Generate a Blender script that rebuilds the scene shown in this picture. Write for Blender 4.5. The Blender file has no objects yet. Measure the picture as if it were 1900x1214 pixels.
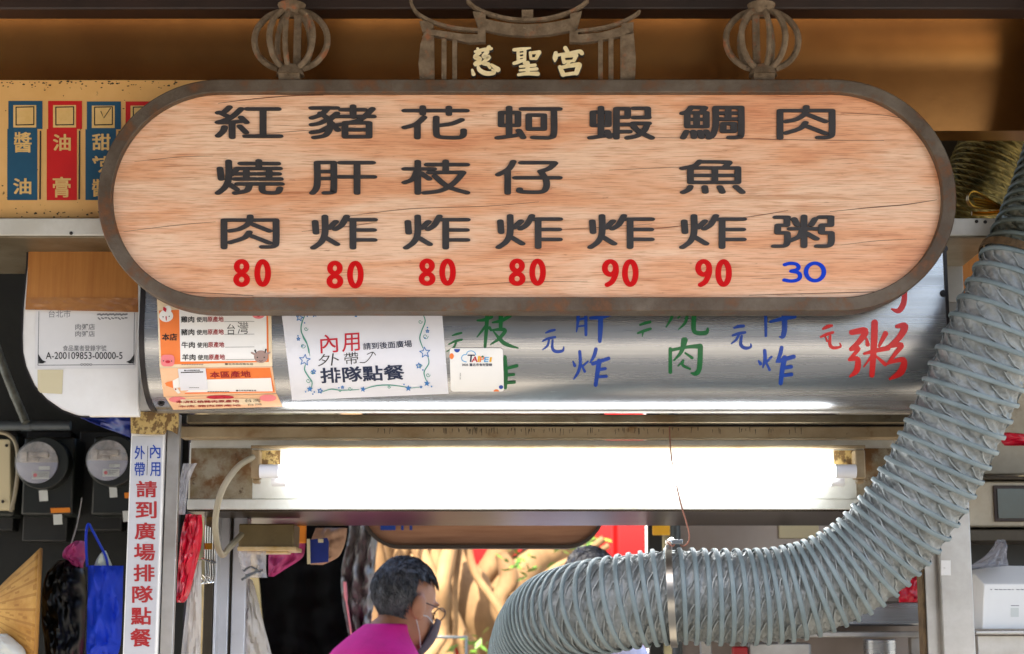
import bpy, bmesh, math, random
from mathutils import Vector, noise
R = math.radians
random.seed(7)
S = bpy.context.scene
COL = S.collection

# ------------------------------------------------------------------ camera, world, sun, exposure
TH = math.atan(0.175)
FPX = 3200.0
CAM = Vector((0, -3.2, 1.5))
cd = bpy.data.cameras.new('camera')
cd.sensor_width = 36.0
cd.lens = FPX / 1900 * 36.0
cd.clip_end = 500
cd.dof.use_dof = True
cd.dof.focus_distance = 3.32
cd.dof.aperture_fstop = 6.3
cam = bpy.data.objects.new('camera', cd)
COL.objects.link(cam)
cam.location = CAM
cam.rotation_euler = (math.pi / 2 + TH, 0, 0)
S.camera = cam

SUN_EL, SUN_AZ = 55, 205        # azimuth the sun stands at, clockwise from +Y
W = bpy.data.worlds.new('World')
S.world = W
W.use_nodes = True
wn = W.node_tree
sky = wn.nodes.new('ShaderNodeTexSky')
sky.sky_type = 'NISHITA'
sky.sun_disc = False
sky.sun_elevation = R(SUN_EL)
sky.sun_rotation = R(SUN_AZ)
sky.air_density = 1.0
sky.dust_density = 3.0
wn.links.new(sky.outputs[0], wn.nodes['Background'].inputs[0])
wn.nodes['Background'].inputs[1].default_value = 0.13
sd = bpy.data.lights.new('sun', 'SUN')
sd.energy = 4.2
sd.angle = R(0.5)
sd.color = (1, 0.94, 0.84)
sun = bpy.data.objects.new('sun', sd)
COL.objects.link(sun)
sv = Vector((math.sin(R(SUN_AZ)) * math.cos(R(SUN_EL)), math.cos(R(SUN_AZ)) * math.cos(R(SUN_EL)), math.sin(R(SUN_EL))))
sun.rotation_euler = sv.to_track_quat('Z', 'Y').to_euler()
S.view_settings.view_transform = 'Standard'
S.view_settings.look = 'None'
S.view_settings.exposure = 2.25
S.view_settings.gamma = 1.0
S.cycles.use_denoising = True
S.cycles.max_bounces = 8
S.cycles.sample_clamp_indirect = 6.0

# ------------------------------------------------------------------ pixel -> place at its own depth
FW = Vector((0, math.cos(TH), math.sin(TH)))
UPV = Vector((0, -math.sin(TH), math.cos(TH)))

def ray(px, py):
    return FW + Vector((1, 0, 0)) * ((px - 950) / FPX) + UPV * ((607 - py) / FPX)

def P(px, py, Y):
    d = ray(px, py)
    return CAM + d * ((Y - CAM.y) / d.y)

def pl(Y):                       # map (px, py, h) onto the vertical plane at depth Y, h toward the viewer
    def f(x, y, h=0):
        p = P(x, y, Y)
        p.y -= h
        return p
    return f

def lin(c):
    c /= 255.0
    return c / 12.92 if c <= 0.04045 else ((c + 0.055) / 1.055) ** 2.4

def rgb(r, g, b):
    return (lin(r), lin(g), lin(b), 1)

# ------------------------------------------------------------------ materials
def M(name, c1, c2=None, scale=6, rough=.5, metal=0, bump=0, bscale=60, stretch=(1, 1, 1), stain=None, spec=.5,
      detail=6, lo=.35, hi=.65, emit=None, rvar=0, aniso=0):
    m = bpy.data.materials.new(name)
    m.use_nodes = True
    t = m.node_tree
    b = t.nodes['Principled BSDF']
    b.inputs['Roughness'].default_value = rough
    b.inputs['Metallic'].default_value = metal
    b.inputs['Specular IOR Level'].default_value = spec
    co = t.nodes.new('ShaderNodeTexCoord')
    mp = t.nodes.new('ShaderNodeMapping')
    mp.inputs['Scale'].default_value = stretch
    t.links.new(co.outputs['Object'], mp.inputs[0])

    def nz(sc, det, a, bb):
        n = t.nodes.new('ShaderNodeTexNoise')
        n.inputs['Scale'].default_value = sc
        n.inputs['Detail'].default_value = det
        n.inputs['Roughness'].default_value = .65
        t.links.new(mp.outputs[0], n.inputs['Vector'])
        r = t.nodes.new('ShaderNodeMapRange')
        r.inputs[1].default_value = a
        r.inputs[2].default_value = bb
        t.links.new(n.outputs[0], r.inputs[0])
        return n, r

    def mix(f, a, bb):
        x = t.nodes.new('ShaderNodeMix')
        x.data_type = 'RGBA'
        t.links.new(f, x.inputs['Factor'])
        for v, i in ((a, 6), (bb, 7)):
            if isinstance(v, tuple):
                x.inputs[i].default_value = v
            else:
                t.links.new(v, x.inputs[i])
        return x.outputs[2]
    out = c1
    if c2:
        n, r = nz(scale, detail, lo, hi)
        out = mix(r.outputs[0], c1, c2)
        if rvar:
            rr = t.nodes.new('ShaderNodeMapRange')
            rr.inputs[3].default_value = max(0.02, rough - rvar)
            rr.inputs[4].default_value = rough + rvar
            t.links.new(r.outputs[0], rr.inputs[0])
            t.links.new(rr.outputs[0], b.inputs['Roughness'])
    if stain:
        for (sc, col, a, bb) in (stain if isinstance(stain, list) else [stain]):
            n, r = nz(sc, 8, a, bb)
            out = mix(r.outputs[0], out, col)
            if metal > .5:
                mm = t.nodes.new('ShaderNodeMapRange')
                mm.inputs[3].default_value = metal
                mm.inputs[4].default_value = 0
                t.links.new(r.outputs[0], mm.inputs[0])
                t.links.new(mm.outputs[0], b.inputs['Metallic'])
    if isinstance(out, tuple):
        b.inputs['Base Color'].default_value = out
    else:
        t.links.new(out, b.inputs['Base Color'])
    if bump:
        n, r = nz(bscale, 5, .2, .8)
        bp = t.nodes.new('ShaderNodeBump')
        bp.inputs['Strength'].default_value = bump
        bp.inputs['Distance'].default_value = .004
        t.links.new(r.outputs[0], bp.inputs['Height'])
        t.links.new(bp.outputs[0], b.inputs['Normal'])
    if emit:
        b.inputs['Emission Color'].default_value = emit[0]
        b.inputs['Emission Strength'].default_value = emit[1]
    return m

def clear_plastic(name, col, a, rough=.15):
    m = M(name, col, rough=rough, bump=.6, bscale=25)
    m.node_tree.nodes['Principled BSDF'].inputs['Alpha'].default_value = a
    return m

BLACK = rgb(20, 18, 16)
mt = {}
mt['iron'] = M('weathered iron', rgb(108, 95, 80), rgb(76, 60, 44), 11, .55, .3, .3, 120, stain=[(22, rgb(116, 74, 42), .52, .68), (60, rgb(150, 132, 108), .68, .78)])
mt['rustiron'] = M('rusted iron', rgb(138, 118, 94), rgb(98, 80, 58), 40, .8, .1, .6, 160, stain=[(30, rgb(150, 92, 56), .56, .68), (70, rgb(172, 152, 122), .64, .74), (45, rgb(50, 42, 34), .62, .72)])
mt['gold'] = M('gold lettering', rgb(246, 230, 186), rgb(232, 208, 150), 40, .5, 0, .2, 120, stain=(70, rgb(120, 90, 50), .66, .74))
mt['ink'] = M('charcoal lettering', rgb(54, 49, 48), rgb(45, 41, 40), 30, .55)
mt['inkedge'] = M('black outline', rgb(28, 24, 22), rough=.6)
mt['red'] = M('red lettering', rgb(206, 0, 0), rough=.5, spec=.2)
mt['blue'] = M('blue lettering', rgb(0, 58, 196), rough=.5, spec=.2)
mt['steel'] = M('brushed steel', rgb(172, 173, 175), rgb(160, 161, 162), 3, .27, .86, .05, 30, stretch=(.15, 1, 12), rvar=.05)
mt['steel2'] = M('dull steel', rgb(188, 184, 178), rgb(158, 152, 144), 5, .42, .85, .05, 40, stain=(9, rgb(150, 128, 96), .66, .8))
mt['greasy'] = M('greasy steel', rgb(128, 118, 98), rgb(96, 82, 58), 6, .42, .6, .1, 40, stain=[(7, rgb(96, 70, 36), .55, .72), (26, rgb(60, 40, 18), .62, .72)])
mt['stained'] = M('stained cream enamel', rgb(160, 142, 112), rgb(128, 104, 70), 7, .5, .1, .08, 40, stain=[(14, rgb(120, 86, 44), .6, .74), (40, rgb(70, 44, 20), .66, .74)])
mt['whitepaint'] = M('white painted metal', rgb(236, 234, 230), rgb(222, 218, 212), 5, .45, 0, .05, 60, stain=(24, rgb(130, 116, 92), .70, .80))
mt['dirtywhite'] = M('dirty white enamel', rgb(206, 202, 192), rgb(184, 178, 164), 8, .5, 0, .1, 60, stain=[(40, rgb(84, 76, 60), .68, .76)])
mt['darkedge'] = M('dark edge trim', rgb(44, 40, 40), rough=.4, metal=.5)
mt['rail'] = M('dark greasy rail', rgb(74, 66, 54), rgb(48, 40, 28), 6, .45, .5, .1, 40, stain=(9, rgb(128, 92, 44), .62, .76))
mt['brownbeam'] = M('brown lacquered beam', rgb(158, 104, 50), rgb(134, 84, 38), 3, .25, .85, .03, 30)
mt['darkbeam'] = M('dark brown beam', rgb(50, 32, 22), rgb(36, 22, 14), 5, .55)
mt['yellow'] = M('ochre sign face', rgb(228, 178, 110), rgb(212, 158, 86), 4, .5, 0, .03, 40, stain=(34, rgb(74, 54, 24), .665, .71))
mt['grime'] = M('black grime', rgb(58, 46, 24), rgb(40, 32, 16), 30, .8)
mt['bluebar'] = M('teal blue print', rgb(28, 80, 106), rgb(22, 68, 94), 5, .5)
mt['redbar'] = M('red print', rgb(206, 18, 14), rgb(188, 12, 10), 5, .5, stain=(40, rgb(110, 20, 14), .68, .74))
mt['cream'] = M('cream print', rgb(226, 186, 118), rgb(214, 170, 98), 30, .5)
mt['blackprint'] = M('black print', rgb(26, 24, 24), rough=.5)
mt['greyprint'] = M('grey print', rgb(120, 120, 122), rough=.5)
mt['cardboard'] = M('brown cardboard', rgb(176, 116, 50), rgb(160, 100, 38), 6, .7, 0, .15, 50, stretch=(14, 1, .6))
mt['packtape'] = M('clear packing tape', rgb(168, 116, 64), rgb(150, 96, 48), 14, .22, 0, .4, 30)
mt['paper'] = M('white paper', rgb(232, 232, 238), rgb(222, 222, 230), 3, .55)
mt['poststrip'] = M('pale silver vinyl', rgb(206, 206, 208), rgb(190, 190, 192), 3, .4, .25)
mt['certpaper'] = M('laminated certificate', rgb(224, 222, 220), rgb(212, 210, 208), 3, .3)
mt['warmpaper'] = M('cream poster paper', rgb(244, 226, 196), rgb(232, 206, 166), 5, .5)
mt['orange'] = M('orange print', rgb(246, 132, 60), rgb(240, 120, 46), 8, .5)
mt['peach'] = M('peach print', rgb(246, 200, 160), rgb(238, 184, 140), 8, .5)
mt['darkred'] = M('dark red print', rgb(160, 22, 26), rough=.5)
mt['pink'] = M('pink print', rgb(238, 130, 134), rough=.5)
mt['white'] = M('white print', rgb(244, 242, 238), rough=.5)
mt['mauve'] = M('mauve print', rgb(168, 140, 132), rough=.5)
mt['green'] = M('green paint', rgb(8, 104, 50), rgb(4, 92, 42), 12, .4)
mt['bluepaint'] = M('blue paint', rgb(16, 66, 160), rgb(10, 56, 146), 12, .4)
mt['redpaint'] = M('red paint', rgb(214, 36, 34), rgb(200, 26, 26), 12, .4)
mt['vinegreen'] = M('vine print', rgb(70, 150, 134), rough=.5)
mt['starblue'] = M('star print', rgb(44, 118, 186), rough=.5)
mt['navy'] = M('navy print', rgb(24, 38, 70), rough=.5)
mt['crimson'] = M('crimson print', rgb(196, 16, 48), rough=.5)
mt['ductfabric'] = M('silver duct cloth', rgb(142, 147, 147), rgb(102, 107, 106), 14, .42, .3, .3, 90)
mt['ductrib'] = M('duct rib strip', rgb(118, 132, 135), rgb(96, 110, 113), 10, .5, .05, .1, 80)
mt['ductcrease_lit'] = M('lit duct crease', rgb(152, 158, 158), rgb(122, 128, 128), 30, .42, .3)  # cloth colour lightened, painting a highlight along the crease ridges
mt['grimecloth'] = M('grimy duct cloth', rgb(92, 96, 84), rgb(60, 62, 50), 16, .34, .45, .3, 90, stain=(20, rgb(60, 50, 26), .58, .72))
mt['grimerib'] = M('grimy duct rib', rgb(86, 96, 92), rgb(66, 74, 68), 12, .42, .1, .1, 80)
mt['olddduct'] = M('greasy old duct', rgb(140, 124, 66), rgb(56, 54, 30), 14, .3, .6, .4, 70)
mt['olddrib'] = M('greasy duct rib', rgb(150, 134, 76), rgb(70, 66, 38), 18, .3, .6, .4, 70)
mt['bandsteel'] = M('clamp steel', rgb(160, 157, 150), rough=.3, metal=1)
mt['oldband'] = M('rusty clamp', rgb(110, 88, 58), rgb(70, 54, 34), 40, .6, .4, .4, 120)
mt['copper'] = M('copper wire', rgb(160, 108, 88), rough=.5, metal=.4)
mt['brass'] = M('gilt foil', rgb(190, 138, 44), rgb(140, 96, 22), 12, .28, .8, .1, 60)
mt['tube'] = M('lit tube', rgb(250, 250, 250), rough=.4, emit=((.93, .97, 1, 1), 3.3))
mt['cap'] = M('white lamp cap', rgb(226, 226, 230), rough=.35)
mt['reflector'] = M('white reflector sheet', rgb(222, 222, 216), rgb(196, 192, 180), 6, .35, .3, .04, 30, stain=(14, rgb(130, 100, 56), .68, .8))
mt['rustpatch'] = M('rust stained enamel', rgb(150, 142, 124), rgb(110, 92, 60), 12, .5, .1, .2, 60, stain=[(16, rgb(100, 66, 26), .46, .60), (40, rgb(66, 44, 18), .58, .68)])
mt['camo'] = M('mottled brown tape', rgb(186, 158, 98), rgb(110, 82, 42), 70, .6, 0, .15, 60, stretch=(1, 1, .7), lo=.46, hi=.52, stain=(90, rgb(60, 48, 26), .6, .66))
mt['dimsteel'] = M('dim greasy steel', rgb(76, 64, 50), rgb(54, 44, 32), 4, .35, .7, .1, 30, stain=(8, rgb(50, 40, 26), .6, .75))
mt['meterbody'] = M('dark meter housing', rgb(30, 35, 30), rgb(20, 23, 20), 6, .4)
mt['darkwall'] = M('dark wall board', rgb(18, 21, 15), rgb(9, 11, 8), 5, .7, 0, .2, 40)  # near-black board colour, mottled at random
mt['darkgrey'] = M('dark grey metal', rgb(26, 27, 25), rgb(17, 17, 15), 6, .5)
mt['meterface'] = M('meter dial plate', rgb(150, 150, 170), rgb(140, 138, 158), 5, .4)
mt['meterglass'] = clear_plastic('meter glass dome', rgb(220, 225, 230), .18, .05)
mt['metertop'] = M('meter works', rgb(226, 212, 196), rgb(96, 92, 88), 20, .3, .5, .3, 40)
mt['tagwhite'] = M('white tag', rgb(206, 210, 206), rough=.6)
mt['tagorange'] = M('orange tag', rgb(226, 132, 24), rough=.6)
mt['pipe'] = M('grey pipe', rgb(84, 92, 96), rgb(64, 70, 74), 7, .35, .2, stain=(10, rgb(40, 36, 30), .6, .75))
mt['tarptape'] = M('taped lagging', rgb(120, 124, 116), rgb(70, 70, 60), 20, .35, 0, .5, 60)
mt['straw'] = M('woven straw', rgb(206, 160, 80), rgb(168, 118, 46), 10, .7, 0, .3, 80, stain=(30, rgb(120, 80, 28), .62, .74))
mt['straw2'] = M('dark straw', rgb(178, 130, 58), rgb(150, 102, 36), 10, .7, 0, .3, 80)
mt['bluebag'] = M('blue cloth', rgb(4, 62, 214), rgb(2, 48, 186), 5, .6, 0, .25, 30)
mt['blackbag'] = M('black plastic', rgb(9, 10, 10), rgb(6, 6, 6), 5, .3, 0, .25, 8, spec=.3)
mt['pinkcloth'] = M('pink bag', rgb(196, 70, 130), rgb(160, 44, 104), 8, .45, 0, .4, 20)
mt['redbag'] = M('red plastic', rgb(206, 20, 50), rgb(176, 10, 36), 6, .25, 0, .6, 18)
mt['greenwhite'] = M('white and green cloth', rgb(214, 224, 214), rgb(196, 210, 198), 8, .6, stain=(30, rgb(60, 150, 60), .62, .68))
mt['plastic'] = clear_plastic('clear plastic film', rgb(216, 214, 220), .38)
mt['plastic2'] = clear_plastic('cloudy plastic film', rgb(196, 190, 186), .62)
mt['cable'] = M('grey cable', rgb(150, 140, 118), rgb(130, 120, 98), 9, .5)
mt['ballast'] = M('brown steel box', rgb(112, 96, 62), rgb(92, 76, 44), 8, .45, .3, stain=(12, rgb(70, 50, 24), .62, .76))
mt['ballastrim'] = M('pale box rim', rgb(206, 186, 150), rgb(180, 146, 90), 12, .5)
mt['chrome'] = M('chrome wire', rgb(210, 208, 204), rough=.18, metal=1)
mt['postin'] = M('pale post', rgb(196, 196, 200), rgb(180, 180, 184), 4, .4, .3, stain=(16, rgb(110, 96, 70), .70, .8))
mt['signwoodback'] = M('brown plank', rgb(176, 128, 96), rgb(152, 106, 76), 5, .55, stretch=(1, 1, 14), detail=8)
mt['frameback'] = M('dark sign rim', rgb(58, 48, 40), rough=.6)
mt['bark'] = M('pale banyan bark', rgb(146, 114, 74), rgb(96, 68, 38), 3.5, .85, 0, .5, 14, stretch=(1, 1, .5), stain=(5, rgb(92, 66, 40), .62, .75))
mt['leaf'] = M('leaf', rgb(96, 132, 40), rgb(66, 104, 30), 5, .5)
mt['redsheet'] = M('red corrugated sheet', rgb(140, 2, 2), rgb(124, 2, 2), 3, .6, spec=.15)
mt['earth'] = M('concrete ground', rgb(158, 151, 140), rgb(138, 131, 120), 2, .85, 0, .2, 30)
mt['asphalt'] = M('dark asphalt', rgb(70, 70, 70), rgb(56, 56, 56), 30, .85, 0, .3, 90)
mt['farwall'] = M('ochre plaster', rgb(84, 70, 42), rgb(52, 50, 26), 2, .85, 0, .2, 8)
mt['lanewall'] = M('grey render', rgb(126, 126, 128), rgb(110, 110, 112), 1.5, .85, 0, .1, 20)
mt['roof'] = M('brown roof sheet', rgb(74, 54, 38), rgb(58, 42, 30), 3, .6)
mt['skin'] = M('skin', rgb(196, 140, 104), rgb(184, 124, 90), 12, .5)
mt['skindark'] = M('tanned skin', rgb(188, 138, 108), rgb(172, 120, 92), 12, .5)
mt['hair'] = M('greying black hair', rgb(98, 104, 112), rgb(40, 44, 50), 60, .55, 0, .3, 90, stretch=(1, 1, .4))
mt['hairb'] = M('black hair', rgb(20, 20, 26), rgb(12, 12, 16), 30, .4, 0, .7, 60)
mt['magenta'] = M('magenta cloth', rgb(236, 2, 150), rgb(214, 0, 134), 6, .75, 0, .3, 40)
mt['lavender'] = M('lavender cloth', rgb(190, 196, 222), rgb(176, 182, 210), 6, .75, 0, .3, 40)
mt['trousers'] = M('dark trousers', rgb(48, 50, 60), rgb(38, 40, 50), 6, .8)
mt['mask'] = M('grey face mask', rgb(96, 90, 98), rgb(86, 80, 90), 10, .8)
mt['strapred'] = M('red strap', rgb(150, 16, 40), rough=.7)
mt['glasses'] = M('spectacle frame', rgb(50, 22, 18), rough=.3)
mt['yellowbin'] = M('yellow plastic', rgb(222, 196, 14), rgb(208, 180, 8), 5, .4)
mt['wallsteel'] = M('warm steel wall', rgb(160, 150, 144), rgb(146, 134, 126), 2, .38, .7, .04, 20)
mt['oven'] = M('grimy enamel', rgb(178, 168, 148), rgb(150, 138, 116), 6, .5, .1, stain=(9, rgb(96, 78, 50), .58, .72))
mt['ovenglass'] = M('dark oven glass', rgb(16, 44, 52), rgb(12, 30, 36), 8, .12, stain=(16, rgb(150, 70, 30), .72, .8))
mt['device'] = M('white appliance plastic', rgb(232, 232, 230), rgb(224, 224, 222), 4, .35)
mt['blacktarp'] = M('black tarpaulin', rgb(7, 9, 8), rgb(5, 5, 5), 4, .75, 0, .15, 5, spec=.1)
mt['greytarp'] = M('grey plastic sheet', rgb(150, 149, 144), rgb(96, 96, 92), 5, .25, 0, .8, 12, stretch=(2, 1, .4))
mt['paperbag'] = M('brown paper', rgb(184, 146, 118), rgb(160, 120, 92), 10, .6, 0, .5, 30)
mt['tagblue'] = M('blue card', rgb(30, 48, 130), rgb(24, 40, 112), 10, .3)
mt['labelbeige'] = M('beige label', rgb(206, 194, 158), rough=.6)
mt['skyblue'] = M('sky blue print', rgb(80, 170, 222), rough=.5)
mt['yel'] = M('yellow print', rgb(240, 180, 40), rough=.5)

def wood_mat():
    m = bpy.data.materials.new('printed wood grain')
    m.use_nodes = True
    t = m.node_tree
    b = t.nodes['Principled BSDF']
    b.inputs['Roughness'].default_value = .5
    co = t.nodes.new('ShaderNodeTexCoord')

    def noi(scale, st, rot, det, dist=0):
        mp = t.nodes.new('ShaderNodeMapping')
        mp.inputs['Scale'].default_value = st
        mp.inputs['Rotation'].default_value = (0, rot, 0)
        t.links.new(co.outputs['Object'], mp.inputs[0])
        n = t.nodes.new('ShaderNodeTexNoise')
        n.inputs['Scale'].default_value = scale
        n.inputs['Detail'].default_value = det
        n.inputs['Roughness'].default_value = .62
        n.inputs['Distortion'].default_value = dist
        t.links.new(mp.outputs[0], n.inputs['Vector'])
        return n.outputs[0]

    def ramp(v, stops):
        r = t.nodes.new('ShaderNodeValToRGB')
        e = r.color_ramp.elements
        e[0].position, e[0].color = stops[0]
        e[1].position, e[1].color = stops[-1]
        for p, c in stops[1:-1]:
            x = e.new(p)
            x.color = c
        t.links.new(v, r.inputs[0])
        return r.outputs[0]

    def mul(a, bb, f=1):
        x = t.nodes.new('ShaderNodeMix')
        x.data_type = 'RGBA'
        x.blend_type = 'MULTIPLY'
        x.inputs['Factor'].default_value = f
        t.links.new(a, x.inputs[6])
        t.links.new(bb, x.inputs[7])
        return x.outputs[2]
    g = lambda v: (v, v, v, 1)
    base = ramp(noi(2.6, (.8, 1, 4.5), R(-5), 5, .5), [(.28, rgb(224, 148, 102)), (.44, rgb(240, 178, 134)), (.6, rgb(250, 210, 176)), (.75, rgb(244, 190, 148))])
    fine = ramp(noi(40, (.42, 1, 12), R(-3), 9, .3), [(.36, (.64, .48, .38, 1)), (.5, g(.98)), (.7, g(1.0))])
    mid = ramp(noi(12, (.26, 1, 6), R(-4), 7, .8), [(.30, (.70, .54, .42, 1)), (.42, (.93, .88, .84, 1)), (.6, g(1))])
    dark = ramp(noi(24, (.22, 1, 9), R(-7), 5, .4), [(.29, (.42, .26, .18, 1)), (.335, g(1)), (.5, g(1))])
    spk = ramp(noi(60, (.5, 1, 2), 0, 3), [(.25, (.5, .36, .26, 1)), (.31, g(1)), (.5, g(1))])
    o = mul(mul(mul(mul(base, fine, .8), mid, .9), dark, .85), spk, .6)
    t.links.new(o, b.inputs['Base Color'])
    return m
mt['wood'] = wood_mat()
mt['crack'] = M('grain crack', rgb(92, 44, 22), rough=.7)

# ------------------------------------------------------------------ mesh helpers
ORIG = {}

class MB:
    def __init__(s):
        s.v, s.f, s.m = [], [], []

    def add(s, vs, fs, mi=0):
        o = len(s.v)
        s.v.extend([tuple(v) for v in vs])
        for f in fs:
            s.f.append([i + o for i in f])
            s.m.append(mi)
        return s

    def box(s, a, b, mi=0):
        (x0, y0, z0), (x1, y1, z1) = a, b
        x0, x1 = sorted((x0, x1)); y0, y1 = sorted((y0, y1)); z0, z1 = sorted((z0, z1))
        return s.add([(x0, y0, z0), (x1, y0, z0), (x1, y1, z0), (x0, y1, z0), (x0, y0, z1), (x1, y0, z1), (x1, y1, z1), (x0, y1, z1)],
                     [(0, 3, 2, 1), (4, 5, 6, 7), (0, 1, 5, 4), (1, 2, 6, 5), (2, 3, 7, 6), (3, 0, 4, 7)], mi)

    def pbox(s, x0, y0, x1, y1, Y, depth, mi=0):           # front face given in pixels at depth Y
        a, b = P(x0, y1, Y), P(x1, y0, Y)
        return s.box((a.x, Y, a.z), (b.x, Y + depth, b.z), mi)

    def prism(s, pts, dvec, mi=0):                          # closed outline (3D points) extruded by dvec
        n = len(pts)
        d = Vector(dvec)
        vs = [Vector(p) for p in pts] + [Vector(p) + d for p in pts]
        fs = [list(range(n)), list(range(2 * n - 1, n - 1, -1))] + [(i, n + i, n + (i + 1) % n, (i + 1) % n) for i in range(n)]
        return s.add(vs, fs, mi)

    def tube(s, path, r, seg=10, mi=0, cap=True, flat=1.0):
        path = [Vector(p) for p in path]
        n = len(path)
        rs = r if isinstance(r, (list, tuple)) else [r] * n
        t0 = (path[1] - path[0]).normalized()
        ref = Vector((0, 0, 1)) if abs(t0.z) < .9 else Vector((1, 0, 0))
        nrm = (ref - t0 * ref.dot(t0)).normalized()
        vs, fs = [], []
        for i in range(n):
            t = (path[min(i + 1, n - 1)] - path[max(i - 1, 0)]).normalized()
            nrm = (nrm - t * nrm.dot(t)).normalized()
            bi = t.cross(nrm)
            for j in range(seg):
                a = 2 * math.pi * j / seg
                vs.append(path[i] + (nrm * math.cos(a) * flat + bi * math.sin(a)) * rs[i])
        for i in range(n - 1):
            for j in range(seg):
                k = (j + 1) % seg
                fs.append((i * seg + j, i * seg + k, (i + 1) * seg + k, (i + 1) * seg + j))
        if cap:
            fs.append(list(range(seg - 1, -1, -1)))
            fs.append([(n - 1) * seg + j for j in range(seg)])
        return s.add(vs, fs, mi)

    def cyl(s, a, b, r, seg=24, mi=0, r2=None):
        return s.tube([a, b], [r, r if r2 is None else r2], seg, mi)

    def ellipsoid(s, c, rad, seg=20, rings=12, mi=0, rot=None, fn=None):
        vs, fs = [], []
        c = Vector(c)
        for i in range(rings + 1):
            th = math.pi * i / rings
            for j in range(seg):
                a = 2 * math.pi * j / seg
                p = Vector((math.sin(th) * math.cos(a), math.sin(th) * math.sin(a), math.cos(th)))
                q = Vector((p.x * rad[0], p.y * rad[1], p.z * rad[2]))
                if fn:
                    q = fn(p, q)
                if rot:
                    q = rot @ q
                vs.append(c + q)
        for i in range(rings):
            for j in range(seg):
                k = (j + 1) % seg
                fs.append((i * seg + j, (i + 1) * seg + j, (i + 1) * seg + k, i * seg + k))
        return s.add(vs, fs, mi)

    def grid(s, fn, nu, nv, mi=0):
        vs = [fn(u / nu, v / nv) for v in range(nv + 1) for u in range(nu + 1)]
        fs = [(v * (nu + 1) + u, (v + 1) * (nu + 1) + u, (v + 1) * (nu + 1) + u + 1, v * (nu + 1) + u + 1) for v in range(nv) for u in range(nu)]
        return s.add(vs, fs, mi)

def obj(name, mb, mats, parent=None, bevel=0, smooth=40, solid=0, label=None, cat=None, group=None, kind=None, remesh=0, sub=0, keepo=None):
    if isinstance(mats, str):
        mats = [mats]
    vs = [Vector(v) for v in mb.v]
    if parent is not None:
        o0 = ORIG[parent.name]
    elif keepo is not None:
        o0 = Vector(keepo)
    else:
        n = len(vs)
        o0 = Vector((sum(v.x for v in vs) / n, sum(v.y for v in vs) / n, min(v.z for v in vs)))
    me = bpy.data.meshes.new(name)
    me.from_pydata([v - o0 for v in vs], [], mb.f)
    for x in mats:
        me.materials.append(mt[x])
    for p, mi in zip(me.polygons, mb.m):
        p.material_index = mi
    o = bpy.data.objects.new(name, me)
    COL.objects.link(o)
    if parent is not None:
        o.parent = parent
    else:
        o.location = o0
    ORIG[o.name] = o0
    bm = bmesh.new()
    bm.from_mesh(me)
    bmesh.ops.recalc_face_normals(bm, faces=bm.faces)
    bm.to_mesh(me)
    bm.free()
    if remesh:
        md = o.modifiers.new('r', 'REMESH')
        md.mode = 'VOXEL'
        md.voxel_size = remesh
        sm = o.modifiers.new('s', 'SMOOTH')
        sm.iterations = 6
        sm.factor = .5
    if solid:
        md = o.modifiers.new('solid', 'SOLIDIFY')
        md.thickness = solid
        md.offset = 0
    if bevel:
        md = o.modifiers.new('bevel', 'BEVEL')
        md.width = bevel
        md.segments = 2
        md.limit_method = 'ANGLE'
        md.angle_limit = R(40)
    if remesh or sub:
        if sub:
            md = o.modifiers.new('sub', 'SUBSURF')
            md.levels = md.render_levels = sub
        dg = bpy.context.evaluated_depsgraph_get()
        me2 = bpy.data.meshes.new_from_object(o.evaluated_get(dg))
        o.modifiers.clear()
        o.data = me2
        if not me2.materials:
            for x in mats:
                me2.materials.append(mt[x])
        me = me2
    if smooth:
        me.polygons.foreach_set('use_smooth', [True] * len(me.polygons))
        me.set_sharp_from_angle(angle=R(smooth))
    tag(o, label, cat, group, kind)
    return o

def tag(o, label=None, cat=None, group=None, kind=None):
    for k, v in (('label', label), ('category', cat), ('group', group), ('kind', kind)):
        if v:
            o[k] = v
    return o

def thing(name, loc, label, cat, group=None):
    o = bpy.data.objects.new(name, None)
    COL.objects.link(o)
    o.location = loc
    o.empty_display_size = .05
    ORIG[o.name] = Vector(loc)
    return tag(o, label, cat, group)

# 2D drawing: strokes and text laid on a surface map f(px, py, h)
def smooth_line(pts, n=5):
    if len(pts) < 3:
        return pts
    out = []
    for i in range(len(pts) - 1):
        p0, p1, p2, p3 = pts[max(i - 1, 0)], pts[i], pts[i + 1], pts[min(i + 2, len(pts) - 1)]
        for k in range(n):
            t = k / n
            out.append(tuple(.5 * (2 * b + (c - a) * t + (2 * a - 5 * b + 4 * c - d) * t * t + (3 * b - a - 3 * c + d) * t ** 3)
                             for a, b, c, d in zip(p0, p1, p2, p3)))
    out.append(tuple(pts[-1]))
    return out

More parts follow.
